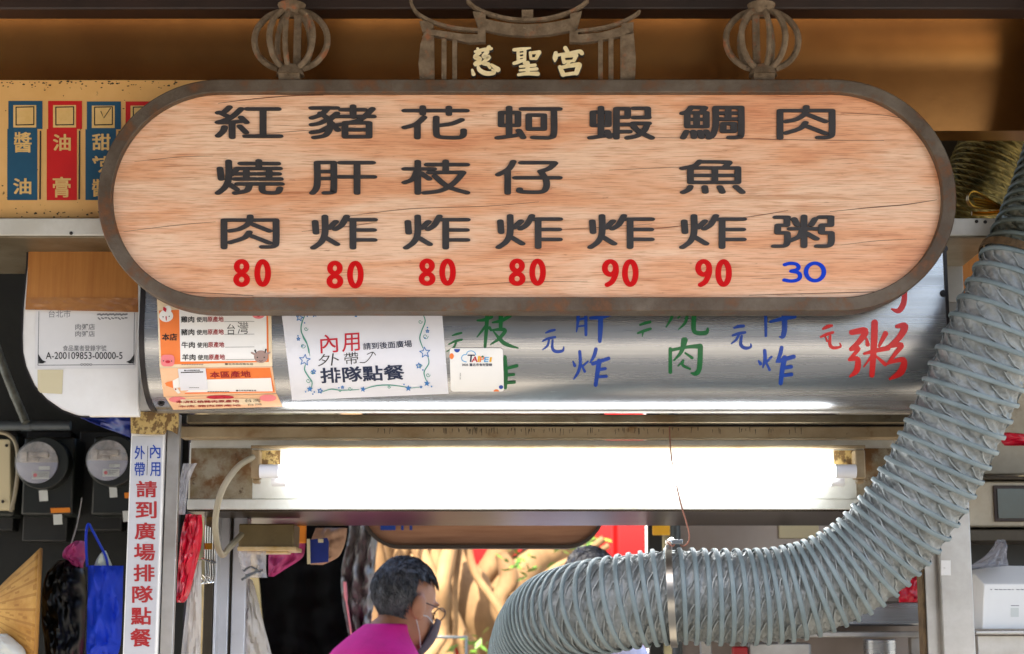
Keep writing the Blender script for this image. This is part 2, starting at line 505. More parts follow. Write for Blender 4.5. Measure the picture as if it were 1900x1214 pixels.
def stroke(mb, pts, f, w=None, nib=(1, 1), h=.002, mi=0, smooth=True, wall=True, closed=False, subd=1, mi_side=None):
    """pts: (x, y) or (x, y, full width); drawn with an elliptical pen, round ended"""
    if w is not None:
        pts = [(p[0], p[1], w) for p in pts]
    if closed:
        m = len(pts)
        big = [pts[(i - 1) % m] for i in range(m + 3)]
        if smooth:
            sm = smooth_line(big, 5)
            pts = sm[5:5 + 5 * m]
        q = pts
    else:
        q = smooth_line(pts, 6) if (smooth and len(pts) > 2) else list(pts)
        if len(q) == 2 and subd > 1:
            a, b = q
            q = [tuple(x + (y - x) * i / subd for x, y in zip(a, b)) for i in range(subd + 1)]
    nx, ny = nib
    q = [(x / nx, y / ny, r / 2) for x, y, r in q]
    n = len(q)
    L, Rr = [], []
    for i in range(n):
        a, b = (q[(i - 1) % n], q[(i + 1) % n]) if closed else (q[max(i - 1, 0)], q[min(i + 1, n - 1)])
        dx, dy = b[0] - a[0], b[1] - a[1]
        l = math.hypot(dx, dy) or 1e-6
        ux, uy = -dy / l, dx / l
        L.append((q[i][0] + ux * q[i][2], q[i][1] + uy * q[i][2]))
        Rr.append((q[i][0] - ux * q[i][2], q[i][1] - uy * q[i][2]))
    vs2 = L + Rr
    fs = [(i, i + 1, n + i + 1, n + i) for i in range(n - 1)]
    loops = []
    if closed:
        fs.append((n - 1, 0, n, 2 * n - 1))
        loops = [list(range(n)), list(range(2 * n - 1, n - 1, -1))]
    else:
        def capf(i, sgn):
            j = i - 1 if sgn > 0 else i + 1
            ang = math.atan2(q[i][1] - q[j][1], q[i][0] - q[j][0])
            ids = []
            for k in range(1, 6):
                a = ang + math.pi / 2 - math.pi * k / 6
                ids.append(len(vs2))
                vs2.append((q[i][0] + math.cos(a) * q[i][2], q[i][1] + math.sin(a) * q[i][2]))
            return ids
        e = capf(n - 1, 1)
        fs.append([n - 1] + e + [2 * n - 1])
        b = capf(0, -1)
        fs.append([n] + b + [0])
        loops = [list(range(n)) + e + list(range(2 * n - 1, n - 1, -1)) + b]
    fv = [f(x * nx, y * ny, h) for x, y in vs2]
    mb.add(fv, fs, mi)
    if wall:
        bv = [f(x * nx, y * ny, -.0002) for x, y in vs2]
        o = len(vs2)
        wf = []
        for lp in loops:
            m = len(lp)
            wf += [(lp[i], lp[(i + 1) % m], o + lp[(i + 1) % m], o + lp[i]) for i in range(m)]
        mb.add(fv + bv, wf, mi if mi_side is None else mi_side)

GC = {}

def glyphs(s, off):
    k = (s, off)
    if k not in GC:
        cu = bpy.data.curves.new('t', 'FONT')
        cu.body = s
        cu.offset = off
        cu.resolution_u = 4
        o = bpy.data.objects.new('t', cu)
        COL.objects.link(o)
        dg = bpy.context.evaluated_depsgraph_get()
        me = bpy.data.meshes.new_from_object(o.evaluated_get(dg))
        xs = [v.co.x for v in me.vertices]
        ys = [v.co.y for v in me.vertices]
        x0, x1, y0, y1 = min(xs), max(xs), min(ys), max(ys)
        GC[k] = ([((v.co.x - x0) / (x1 - x0), (y1 - v.co.y) / (y1 - y0)) for v in me.vertices], [list(p.vertices) for p in me.polygons])
        bpy.data.objects.remove(o)
        bpy.data.curves.remove(cu)
        bpy.data.meshes.remove(me)
    return GC[k]

def txt(mb, s, quad, f, h=.001, mi=0, off=.0):
    if len(quad) == 4 and not isinstance(quad[0], tuple):
        x0, y0, x1, y1 = quad
        quad = ((x0, y0), (x1, y0), (x1, y1), (x0, y1))
    base = off if off < .006 else .004
    v, fs = glyphs(s, base)
    a, b, c, d = quad
    vert = math.hypot(b[0] - a[0], b[1] - a[1]) < math.hypot(d[0] - a[0], d[1] - a[1]) * .7
    g = max(0, off - .004) * .62
    gu, gv = g / max(1, len(s)), g * 1.0
    shifts = [(0, 0)] if g == 0 else [(-gu, -gv * .7), (gu, -gv * .7), (-gu, gv * .7), (gu, gv * .7)]   # bold: overprinted copies, each a hair higher
    for k, (su, sv_) in enumerate(shifts):
        out = []
        for (u, t) in v:
            u = u * (1 - 2 * gu) + gu + su
            t = t * (1 - 2 * gv) + gv + sv_
            x = (a[0] * (1 - u) + b[0] * u) * (1 - t) + (d[0] * (1 - u) + c[0] * u) * t
            y = (a[1] * (1 - u) + b[1] * u) * (1 - t) + (d[1] * (1 - u) + c[1] * u) * t
            out.append(f(x, y, h + k * .00004))
        mb.add(out, fs, mi)

def patch(mb, pts, f, h, mi=0):                             # flat polygon of pixels on a surface
    mb.add([f(x, y, h) for x, y in pts], [list(range(len(pts)))], mi)

def rect(mb, x0, y0, x1, y1, f, h, mi=0, n=4, m=4):
    mb.grid(lambda u, v: f(x0 + (x1 - x0) * u, y0 + (y1 - y0) * v, h), n, m, mi)

def disc(mb, x, y, rx, ry, f, h, mi=0, n=20):
    patch(mb, [(x + rx * math.cos(2 * math.pi * i / n), y + ry * math.sin(2 * math.pi * i / n)) for i in range(n)], f, h, mi)

def rrect(x0, y0, x1, y1, r, n=5):
    out = []
    for cx, cy, a0 in ((x1 - r, y0 + r, -90), (x1 - r, y1 - r, 0), (x0 + r, y1 - r, 90), (x0 + r, y0 + r, 180)):
        for k in range(n + 1):
            a = R(a0 + 90 * k / n)
            out.append((cx + r * math.cos(a), cy + r * math.sin(a)))
    return out

def crop(ox, oy, sc):                                       # coordinates noted on an enlarged view -> photo pixels
    return lambda p: (ox + p[0] / sc, oy + p[1] / sc) + ((p[2] / sc,) if len(p) > 2 else ())

def project(p):
    v = Vector(p) - CAM
    d = v.dot(FW)
    return 950 + FPX * v.x / d, 607 - FPX * v.dot(UPV) / d

# ------------------------------------------------------------------ ground, roof, beams, walls
mb = MB()
mb.box((-60, -40, -.3), (60, 60, 0))
obj('ground', mb, 'earth', kind='structure')

mb = MB()
mb.box((-7, -2.7, .0005), (7, -.25, .004))  # unseen dark ground strip, added to darken what the hood reflects
obj('dark_reflection_strip', mb, 'asphalt', kind='structure')
mb = MB()
mb.box((-4.5, -1.15, 2.96), (4.5, 1.55, 3.02))  # out of view; overhang sized to keep the sun off the sign
for i in range(31):
    x = -4.5 + i * .3
    mb.box((x - .02, -1.15, 3.022), (x + .02, 1.55, 3.05))
obj('canopy_roof', mb, 'roof', label='unseen brown sheet canopy roof shading the food stall', cat='roof')

# unseen building added behind the viewer so steel and lacquer mirror something dark
bl = thing('reflection_building', (-6, -13, 0), 'unseen building added across the lane to darken the reflections', 'building')
mb = MB()
mb.box((-22, -18, 0), (3.6, -12.2, 9))
obj('wall', mb, 'lanewall', bl)
for k in range(7):
    for q in range(3):
        mb = MB()
        x = -20 + k * 3.3
        mb.box((x, -12.2, 1.0 + q * 2.8), (x + 1.7, -12.14, 2.6 + q * 2.8))
        obj('window', mb, 'ovenglass', bl)

# brown lacquered fascia, upper face coved to build a bright-to-dark reflection into the shape
zt, zb = P(950, -60, .17).z, P(1800, 229, .17).z
prof = []
for i in range(25):
    t = i / 24
    z = zt + (zb - zt) * t
    prof.append((.145 + .075 * (1 - max(0, 1 - t / .62) ** 2.0), z))
mb = MB()
x0, x1 = P(-300, 100, .17).x, P(2300, 100, .17).x
xs = [x0 + (x1 - x0) * i / 60 for i in range(61)]
vs = [(x, y + .004 * math.sin(x * 2.1) , z) for (y, z) in prof for x in xs]
fs = [(r * 61 + c, r * 61 + c + 1, (r + 1) * 61 + c + 1, (r + 1) * 61 + c) for r in range(24) for c in range(60)]
mb.add(vs, fs)
mb.box((x0, .225, zb + .001), (x1, .30, zt))
obj('fascia_beam', mb, 'brownbeam', smooth=60, label='wide glossy brown fascia beam running behind the menu sign', cat='beam')
mb = MB()
mb.pbox(-300, -120, 2300, 17, .10, .06)
obj('roof_beam', mb, 'darkbeam', bevel=.004, label='dark brown beam along the very top, above the glossy fascia', cat='beam')

# ------------------------------------------------------------------ menu sign
XL, XR = P(181, 362, 0).x, P(1775, 362, 0).x
ZT, ZB = P(950, 147, 0).z, P(950, 577, 0).z

def stadium(ins, n=40):
    r = (ZT - ZB) / 2 - ins
    zc = (ZT + ZB) / 2
    out = []
    for cx, a0 in ((XR - r - ins, -90), (XL + r + ins, 90)):
        for i in range(n + 1):
            a = R(a0 + 180 * i / n)
            out.append((cx + r * math.cos(a), zc + r * math.sin(a)))
    # intermediate points along the straights
    return out

sign = thing('menu_sign', ((XL + XR) / 2, 0.02, ZB), 'long round-ended wooden menu sign in an iron frame with black dish names', 'sign')
mb = MB()
oo, ii = stadium(0), stadium(.0265)
n = len(oo)
Y0, Y1 = 0, .055
vs = [(x, Y0, z) for x, z in oo] + [(x, Y0, z) for x, z in ii] + [(x, Y1, z) for x, z in oo] + [(x, Y1, z) for x, z in ii]
fs = []
for i in range(n):
    j = (i + 1) % n
    fs += [(i, j, n + j, n + i), (2 * n + i, 3 * n + i, 3 * n + j, 2 * n + j), (i, 2 * n + i, 2 * n + j, j), (n + i, n + j, 3 * n + j, 3 * n + i)]
mb.add(vs, fs)
obj('frame', mb, 'iron', sign, bevel=.0022)
mb = MB()
pp = stadium(.024)
mb.prism([(x, .017, z) for x, z in pp], (0, .03, 0))
F17 = pl(.017)
# long grain cracks printed on the board
for pts in ([(1540, 393, .8), (1620, 385, 2.2), (1680, 380, 2.4), (1738, 371, 1)], [(1378, 404, .8), (1420, 398, 1.8), (1462, 391, .8)],
            [(1010, 427, .6), (1100, 423, 1.2), (1210, 416, .8)], [(1212, 425, .6), (1250, 421, 1.6), (1290, 415, .6)],
            [(405, 192, 1), (470, 184, 2), (545, 178, 2.2), (600, 177, 1)], [(1210, 256, 1), (1330, 257, 1.6), (1500, 260, 1.4), (1640, 261, 1)],
            [(1390, 548, 1), (1500, 545, 1.8), (1640, 541, 2), (1680, 535, 1)], [(300, 560 - 20, 1), (420, 546, 1.4), (470, 549, 1)],
            [(640, 402, .8), (760, 388, 1.5), (900, 383, 1.2), (1000, 375, .8)], [(560, 430, .8), (650, 420, 1.4), (700, 412, .8)],
            [(250, 300, .6), (330, 292, 1.2), (395, 290, .6)], [(230, 430, .8), (330, 418, 1.3), (400, 412, .7)],
            [(1130, 236 + 80, .6), (1220, 312, 1.2), (1290, 309, .6)], [(1560, 210, .8), (1640, 214, 1.4), (1690, 224, .8)],
            [(470, 250, .6), (560, 243, 1.3), (660, 236, .8)], [(860, 530, .6), (960, 524, 1.3), (1090, 522, .6)],
            [(1560, 455, .6), (1630, 447, 1.2), (1700, 444, .6)]):
    stroke(mb, [(x, y, w * .72) for x, y, w in pts], F17, h=.0004, mi=1, wall=False)
panel = obj('wood_panel', mb, ['wood', 'crack'], sign)

c7, c8, c3 = crop(380, 160, 3.0355), crop(1000, 160, 3.0355), crop(760, 0, 3.6538)

def box_(x0, x1, ys):
    return [[(x0, ys[0]), (x0, ys[-1])], [(x1, ys[0]), (x1, ys[-1])]] + [[(x0, y), (x1, y)] for y in ys]
MEAT = [[(1357, 140), (1357, 295)], [(1357, 140), (1650, 140)], [(1650, 140), (1650, 262), (1640, 285), (1615, 291), (1572, 291)],
        [(1505, 118), (1494, 160), (1445, 190), (1392, 201)], [(1508, 160), (1612, 201)], [(1500, 208), (1470, 240), (1392, 266)], [(1508, 228), (1612, 268)]]
FRY = [[(622, 765), (627, 828)], [(677, 735), (677, 830), (655, 880), (612, 912)], [(738, 765), (700, 802)], [(683, 855), (745, 892)],
       [(800, 735), (770, 785), (735, 808)], [(790, 754), (957, 754)], [(835, 757), (835, 912)], [(840, 812), (952, 812)], [(840, 868), (955, 868)]]
FISH = [[(905, 425), (875, 450), (808, 465)], [(905, 428), (1070, 430)], [(1072, 434), (1045, 460)]] + box_(853, 1120, (463, 505, 544)) + \
       [[(990, 463), (990, 544)], [(852, 568), (842, 585), (812, 600)], [(933, 570), (937, 598)], [(1018, 570), (1033, 598)], [(1108, 568), (1145, 600)]]
G = {
    '紅': [[(140, 120), (108, 148), (76, 152)], [(84, 150), (138, 176)], [(205, 130), (150, 178), (75, 206)], [(78, 207), (150, 205), (225, 198)], [(205, 178), (235, 206)], [(155, 205), (155, 290)], [(112, 232), (104, 256), (76, 282)], [(198, 228), (232, 262)], [(240, 131), (415, 131)], [(329, 131), (329, 284)], [(230, 284), (425, 284)]],
    '豬': [[(602, 125), (745, 125)], [(690, 130), (655, 162), (604, 181)], [(652, 155), (700, 192), (706, 235), (680, 278), (618, 291)], [(694, 188), (650, 210), (604, 219)], [(704, 228), (650, 255), (604, 263)], [(745, 155), (706, 188)], [(712, 208), (750, 250)],
           [(770, 135), (900, 135)], [(836, 115), (836, 176)], [(735, 173), (950, 173)], [(945, 130), (880, 188), (800, 212), (740, 222)]] + box_(790, 926, (209, 248, 287)),
    '花': [[(1126, 140), (1474, 140)], [(1228, 120), (1228, 158)], [(1375, 122), (1375, 160)], [(1235, 178), (1190, 216), (1126, 235)], [(1198, 215), (1198, 292)], [(1304, 178), (1304, 262), (1318, 286), (1375, 292), (1435, 291), (1456, 277), (1458, 250)], [(1446, 192), (1390, 214), (1312, 224)]],
    '燒': [[(87, 465), (93, 525)], [(135, 425), (135, 520), (115, 570), (75, 604)], [(180, 470), (150, 500)], [(140, 555), (180, 582)], [(305, 422), (305, 465)], [(203, 438), (412, 438)], [(180, 466), (422, 466)], [(176, 496), (284, 496)], [(235, 480), (235, 525)], [(170, 525), (288, 525)], [(303, 496), (417, 496)], [(363, 480), (363, 525)], [(308, 525), (427, 525)], [(186, 553), (432, 553)], [(252, 553), (238, 590), (172, 604)], [(325, 553), (325, 588), (345, 601), (408, 601), (424, 577)]],
    '肝': [[(633, 432), (633, 560), (607, 604)], [(633, 432), (727, 432)], [(727, 432), (727, 580), (715, 600), (676, 603)], [(640, 483), (722, 483)], [(640, 522), (722, 522)], [(765, 433), (946, 433)], [(760, 513), (953, 513)], [(858, 433), (858, 604)]],
    '枝': [[(1126, 468), (1290, 468)], [(1200, 427), (1200, 604)], [(1195, 480), (1172, 525), (1126, 545)], [(1215, 490), (1264, 524)], [(1253, 444), (1476, 444)], [(1357, 425), (1357, 484)], [(1265, 488), (1455, 488)], [(1455, 490), (1400, 550), (1330, 590), (1238, 603)], [(1296, 508), (1370, 568), (1477, 602)]],
    '仔': [[(1738, 427), (1712, 468), (1653, 500)], [(1706, 480), (1706, 604)], [(1783, 433), (1968, 433)], [(1972, 436), (1938, 466), (1890, 482)], [(1750, 518), (1997, 518)], [(1892, 482), (1922, 530), (1922, 575), (1890, 598), (1782, 596), (1774, 582)]],
    '炸': FRY,
}
G3 = {
    '蚵': box_(620, 735, (766, 853)) + [[(675, 732), (675, 924)], [(597, 937), (690, 926), (758, 914)], [(740, 888), (770, 935)], [(762, 742), (1015, 742)], [(978, 742), (978, 905), (955, 935), (900, 937), (838, 935)]] + box_(808, 910, (784, 878)),
    '蝦': box_(1243, 1347, (764, 853)) + [[(1297, 732), (1297, 926)], [(1226, 937), (1300, 927), (1372, 918)], [(1340, 893), (1356, 932)], [(1402, 742), (1402, 937)], [(1402, 740), (1478, 740)], [(1478, 742), (1478, 797)], [(1402, 798), (1478, 798)], [(1402, 848), (1490, 848)], [(1402, 896), (1490, 896)],
           [(1520, 738), (1612, 738)], [(1614, 740), (1614, 795)], [(1520, 800), (1618, 800)], [(1515, 840), (1620, 840)], [(1612, 842), (1590, 890), (1540, 925), (1477, 938)], [(1512, 850), (1550, 892), (1640, 938)]],
}
G8 = {
    '鯛': [[(860, 120), (835, 145), (808, 155)], [(855, 121), (930, 122)], [(934, 124), (918, 146)]] + box_(835, 942, (152, 190, 230)) + [[(888, 152), (888, 230)], [(830, 258), (812, 292)], [(868, 258), (873, 290)], [(905, 258), (916, 290)], [(940, 256), (958, 284)],
           [(994, 124), (994, 225), (978, 278), (956, 293)], [(994, 123), (1138, 123)], [(1138, 124), (1138, 268), (1122, 289), (1072, 292)], [(1065, 125), (1065, 186)], [(1022, 155), (1110, 155)], [(1016, 188), (1116, 188)]] + box_(1037, 1097, (214, 257)),
    '肉': MEAT,
    '魚': FISH,
    '粥': [[(1333, 740), (1400, 740)], [(1396, 742), (1396, 785)], [(1345, 785), (1396, 785)], [(1345, 787), (1343, 826)], [(1345, 828), (1396, 828)], [(1398, 830), (1398, 880), (1380, 901), (1324, 903)], [(1492, 735), (1492, 904)], [(1414, 805), (1568, 805)], [(1436, 750), (1455, 784)], [(1554, 750), (1532, 784)], [(1480, 820), (1462, 850), (1414, 872)], [(1505, 830), (1562, 862)],
           [(1580, 740), (1645, 740)], [(1643, 742), (1643, 785)], [(1592, 785), (1643, 785)], [(1592, 787), (1590, 826)], [(1592, 828), (1643, 828)], [(1645, 830), (1645, 880), (1628, 901), (1566, 903)]],
}

def dish(mb, strokes, cv, sc, dx=0, dy=0):
    for i, s in enumerate(strokes):
        q = [cv(p) for p in s]
        q = [(x + dx, y + dy) for x, y in q]
        stroke(mb, q, F17, w=1, nib=(12.6, 6.0), h=.0030 + i * .00008, mi=0, mi_side=1)
K7 = 3.0355
cols = [[('紅', G, c7, 0, 0), ('燒', G, c7, 0, 0), ('肉', G8, c8, -411 - 1000 + 1000, 203)],
        [('豬', G, c7, 0, 0), ('肝', G, c7, 0, 0), ('炸', G, c7, 0, 0)],
        [('花', G, c7, 0, 0), ('枝', G, c7, 0, 0), ('炸', G, c7, 172, 0)],
        [('蚵', G3, c3, 0, 0), ('仔', G, c7, 0, 0), ('炸', G, c7, 343.5, -1)],
        [('蝦', G3, c3, 0, 0), ('炸', G, c7, 514, -1)],
        [('鯛', G8, c8, 0, 0), ('魚', G8, c8, 0, 0), ('炸', G, c7, 684.5, -1)],
        [('肉', G8, c8, 0, 0), ('粥', G8, c8, 0, 0)]]
for ci, col in enumerate(cols):
    for (ch, src, cv, dx, dy) in col:
        mb = MB()
        if ci == 0 and ch == '肉':
            dx, dy = (92 / K7 + 380) - (1340 / K7 + 1000), (728 - 112) / K7
        dish(mb, src[ch], cv, K7, dx, dy)
        obj('dish_character', mb, ['ink', 'inkedge'], panel, smooth=0)

def ell(cx, cy, rx, ry, n=14, a0=0, a1=360):
    full = a1 - a0 == 360
    m = n if full else n + 1
    return [(cx + rx * math.cos(R(a0 + (a1 - a0) * i / n)), cy + ry * math.sin(R(a0 + (a1 - a0) * i / n))) for i in range(m)]

def price(x0, y0, x1, y1, s, m):
    mb = MB()
    h = y1 - y0
    if m == 'red':
        w = 31
        hw = 9.6
        for k, dgt in enumerate(s):
            cx = (x0 + w / 2) if k == 0 else (x1 - w / 2)
            hh = .0014 + .0001 * k
            nb = (1.12, .88)
            if dgt == '0':
                stroke(mb, ell(cx, (y0 + y1) / 2, w / 2 - 5.5, h / 2 - 4.6), F17, w=hw, nib=nb, h=hh, closed=True)
            if dgt == '8':
                stroke(mb, ell(cx, y0 + h * .27, w / 2 - 6.4, h * .27 - 4.4), F17, w=hw, nib=nb, h=hh, closed=True)
                stroke(mb, ell(cx, y0 + h * .735, w / 2 - 5.3, h * .265 - 4.4), F17, w=hw, nib=nb, h=hh + .0001, closed=True)
            if dgt == '9':
                stroke(mb, ell(cx, y0 + h * .32, w / 2 - 5.3, h * .32 - 4.6), F17, w=hw, nib=nb, h=hh, closed=True)
                stroke(mb, [(cx + w / 2 - 5.3, y0 + h * .30), (cx + w / 2 - 5.6, y0 + h * .52), (cx + w / 2 - 12, y0 + h * .80), (cx - 5.5, y1 - 4.2)], F17, w=hw, nib=nb, h=hh + .0001)
    else:
        stroke(mb, ell(1512, 505, 16.6, 16.2), F17, w=7.4, nib=(1.15, .85), h=.0014, closed=True)
        stroke(mb, [(1456, 491.5), (1465, 489.2), (1476, 490), (1481.5, 495), (1479, 500.5), (1468, 503.4)], F17, w=7, nib=(1.15, .85), h=.0014)
        stroke(mb, [(1468, 503.6), (1480, 506), (1484.5, 512), (1481, 519), (1469, 522), (1455, 520)], F17, w=7, nib=(1.15, .85), h=.0015)
    return obj('price', mb, m, panel, smooth=0)
for (x0, y0, x1, y1, s) in ((433, 481, 503, 533, '80'), (606, 484, 675, 536, '80'), (777, 480, 846, 531, '80'), (944, 480, 1013, 531, '80'), (1117, 481, 1185, 533, '90'), (1290, 481, 1358, 533, '90')):
    price(x0, y0, x1, y1, s, 'red')
tag(price(0, 0, 0, 0, '30', 'blue'), 'blue painted price 30')

# temple gate ornament welded on top of the frame
mb = MB()
FO = pl(.022)

def plate(pts, th=.012, off=0, mi=0):
    mb.prism([FO(*c3(p), off) for p in pts], (0, th, 0), mi)
def band(pts, w, off=0):
    stroke(mb, [c3((x, y)) for x, y in pts], FO, w=w / 3.6538, h=off, mi=0)
    stroke(mb, [c3((x, y)) for x, y in pts], lambda x, y, h: FO(x, y, h - .010), w=w / 3.6538, h=off, mi=0)
plate([(70, 545), (60, 430), (73, 300), (92, 245), (165, 245), (168, 545)])
plate([(217, 262), (250, 262), (248, 545), (217, 545)])
plate([(290, 268), (322, 268), (320, 545), (290, 545)])
plate([(120, 196), (250, 216), (360, 232), (462, 234), (462, 200), (515, 204), (515, 286), (400, 290), (300, 268), (165, 242), (85, 250)], .014, .001)
band([(4, -20), (18, 40), (60, 95), (150, 145), (250, 178), (350, 196), (470, 205)], 20, .003)
plate([(66, 140), (150, 140), (165, 180), (132, 214), (88, 214)], .012, -.001)
plate([(428, 78), (515, 90), (515, 130), (600, 150), (700, 163), (800, 167), (900, 163), (1000, 148), (1088, 128), (1088, 95), (1168, 78), (1135, 200), (1085, 212), (950, 236), (800, 246), (650, 236), (515, 208), (468, 198)], .014, .0015)
band([(395, 8), (450, 55), (550, 98), (680, 128), (800, 136), (930, 126), (1060, 92), (1150, 50), (1207, 5)], 20, .004)
plate([(760, 64), (838, 64), (838, 132), (760, 132)], .010, -.002)
plate([(1085, 206), (1140, 206), (1140, 236), (1300, 222), (1430, 186), (1520, 212), (1430, 245), (1300, 272), (1180, 290), (1085, 286)], .014, .001)
band([(1135, 212), (1280, 194), (1400, 164), (1500, 120), (1557, 80)], 19, .003)
plate([(1436, 160), (1520, 148), (1516, 212), (1440, 222)], .012, -.001)
plate([(1280, 270), (1310, 266), (1310, 545), (1280, 545)])
plate([(1350, 256), (1382, 250), (1382, 545), (1350, 545)])
plate([(1430, 240), (1520, 226), (1534, 400), (1528, 545), (1430, 545)])
gate = obj('temple_gate_ornament', mb, 'rustiron', sign, smooth=0)
GOLD = [
    [[(445, 362, 16), (500, 350, 22), (555, 342, 18)], [(462, 342, 16), (482, 372, 12)], [(538, 332, 24), (512, 362, 12)], [(470, 372, 24), (445, 400, 26), (480, 412, 22), (446, 445, 24)], [(528, 365, 24), (500, 395, 22), (540, 400, 24), (498, 440, 20), (535, 448, 24)], [(448, 452, 20), (480, 440, 22), (500, 436, 12)],
     [(425, 486, 14), (434, 516, 24)], [(462, 452, 12), (476, 488, 26), (520, 510, 28), (574, 506, 22), (560, 485, 12)], [(528, 452, 12), (545, 472, 18)], [(556, 452, 16), (598, 484, 32)]],
    [[(708, 350, 20), (760, 346, 22), (818, 338, 10)], [(735, 355, 18), (738, 430, 22)], [(782, 348, 18), (778, 440, 20)], [(742, 378, 11), (776, 374, 11)], [(742, 402, 11), (776, 398, 11)], [(708, 442, 20), (750, 428, 22), (785, 414, 12)], [(818, 370, 18), (822, 410, 18)], [(818, 372, 18), (880, 366, 22)], [(878, 368, 26), (856, 410, 20)], [(822, 412, 14), (860, 408, 18)],
     [(750, 464, 16), (850, 455, 20)], [(800, 440, 26), (800, 508, 26)], [(748, 490, 14), (862, 480, 20)], [(738, 520, 18), (800, 512, 22), (868, 514, 26)]],
    [[(1055, 338, 26), (1070, 366, 24)], [(990, 372, 24), (986, 405, 30), (984, 428, 12)], [(990, 388, 20), (1070, 374, 16), (1150, 362, 24), (1166, 374, 26)], [(1038, 396, 22), (1046, 436, 22)], [(1038, 396, 18), (1125, 386, 24)], [(1128, 388, 26), (1112, 424, 20)], [(1046, 432, 16), (1110, 424, 16)], [(1080, 436, 18), (1062, 458, 18)],
     [(1018, 468, 24), (1040, 518, 30)], [(1020, 472, 20), (1090, 458, 24), (1146, 452, 30)], [(1146, 455, 36), (1130, 508, 28)], [(1040, 520, 20), (1130, 508, 22)]]]
for chs in GOLD:
    mb = MB()
    for i, s in enumerate(chs):
        q = [c3((p[0], p[1], p[2] * 1.15)) for p in s]
        stroke(mb, q, FO, h=.010 + i * .0001, mi=0, mi_side=1)
        stroke(mb, [(x, y, w + 2.2) for x, y, w in q], FO, h=.006 + i * .0001, mi=1)
    obj('gold_character', mb, ['gold', 'inkedge'], gate, smooth=0)

# cage lanterns on the frame
def lantern(cx, top, bot, x0, x1, lons, bar):
    mb = MB()
    Yc = .03
    zt_, zb_ = P(cx, top, Yc).z, P(cx, bot, Yc).z
    c = Vector((P(cx, 70, Yc).x, Yc, (zt_ + zb_) / 2))
    rx = (P(x1, 70, Yc).x - P(x0, 70, Yc).x) / 2
    rz = (zt_ - zb_) / 2
    for lo in lons:
        pts = []
        for i in range(17):
            a = math.pi * (.10 + .80 * i / 16)
            k = math.sin(a) ** .92
            wob = .0012 * noise.noise(Vector((lo, i * .7, cx)))
            pts.append(c + Vector((rx * k * math.sin(R(lo)) + wob, -rx * .42 * k * math.cos(R(lo)), rz * math.cos(a) / math.cos(math.pi * .1))))
        mb.tube(pts, .0052, 7, flat=1.25)
    bx = P(bar, 70, Yc).x
    mb.box((bx - .007, Yc + .004, zb_ - .004), (bx + .007, Yc + .012, zt_ + .004))
    for sg, z in ((1, zt_), (-1, zb_)):
        mb.tube([(c.x, Yc, z - sg * .006), (c.x, Yc, z + sg * .004), (c.x, Yc, z + sg * .014)], [.016, .024, .028], 14)
    mb.box((c.x - .02, Yc - .018, ZT - .004), (c.x + .02, Yc + .018, zb_ - .010))
    mb.tube([(c.x, Yc, zt_ + .012), (c.x, Yc, zt_ + .10)], .010, 10)
    return obj('lantern_ornament', mb, 'rustiron', sign)
lantern(540, 22, 128, 474, 609, (-90, -33, -6, 40, 90, 150, 205), 551)
lantern(1414, 22, 128, 1347, 1481, (-90, -38, 8, 36, 90, 160, 215), 1404)

# ------------------------------------------------------------------ rounded steel hood behind and below the sign
YF = .085
ZC = P(950, 602, YF).z
ZTOP = P(1757, 448, YF).z

def hood_profile(r):
    p = [(YF, ZTOP + (ZC - ZTOP) * i / 8) for i in range(8)]
    for i in range(33):
        a = R(96 * i / 32)
        p.append((YF + r - r * math.cos(a), ZC - r * math.sin(a)))
    return p
lo_, hi_ = .05, .4
for _ in range(40):
    m_ = (lo_ + hi_) / 2
    if max(project((0, y, z))[1] for y, z in hood_profile(m_)) < 763:
        lo_ = m_
    else:
        hi_ = m_
HR = lo_
HP = hood_profile(HR)
HN = []
for i in range(len(HP)):
    a, b = HP[max(i - 1, 0)], HP[min(i + 1, len(HP) - 1)]
    ty, tz = b[0] - a[0], b[1] - a[1]
    l = math.hypot(ty, tz)
    HN.append((tz / l, -ty / l))        # outward: toward the viewer and down

def H(px, py, h=0):
    d = ray(px, py)
    prev = None
    for i, (y, z) in enumerate(HP):
        g = (z - CAM.z) * d.y - (y - CAM.y) * d.z
        if prev is not None and g <= 0 < prev:
            t = prev / (prev - g)
            yy = HP[i - 1][0] + (y - HP[i - 1][0]) * t
            ny = HN[i - 1][0] + (HN[i][0] - HN[i - 1][0]) * t
            nz_ = HN[i - 1][1] + (HN[i][1] - HN[i - 1][1]) * t
            p = CAM + d * ((yy - CAM.y) / d.y)
            return Vector((p.x, p.y + ny * h, p.z + nz_ * h))
        prev = g
    # past the silhouette: stay on the lowest visible line
    i = max(range(len(HP)), key=lambda k: project((0, HP[k][0], HP[k][1]))[1])
    k = (HP[i][0] - CAM.y) / d.y
    return Vector((CAM.x + d.x * k, HP[i][0] + HN[i][0] * h, HP[i][1] + HN[i][1] * h))

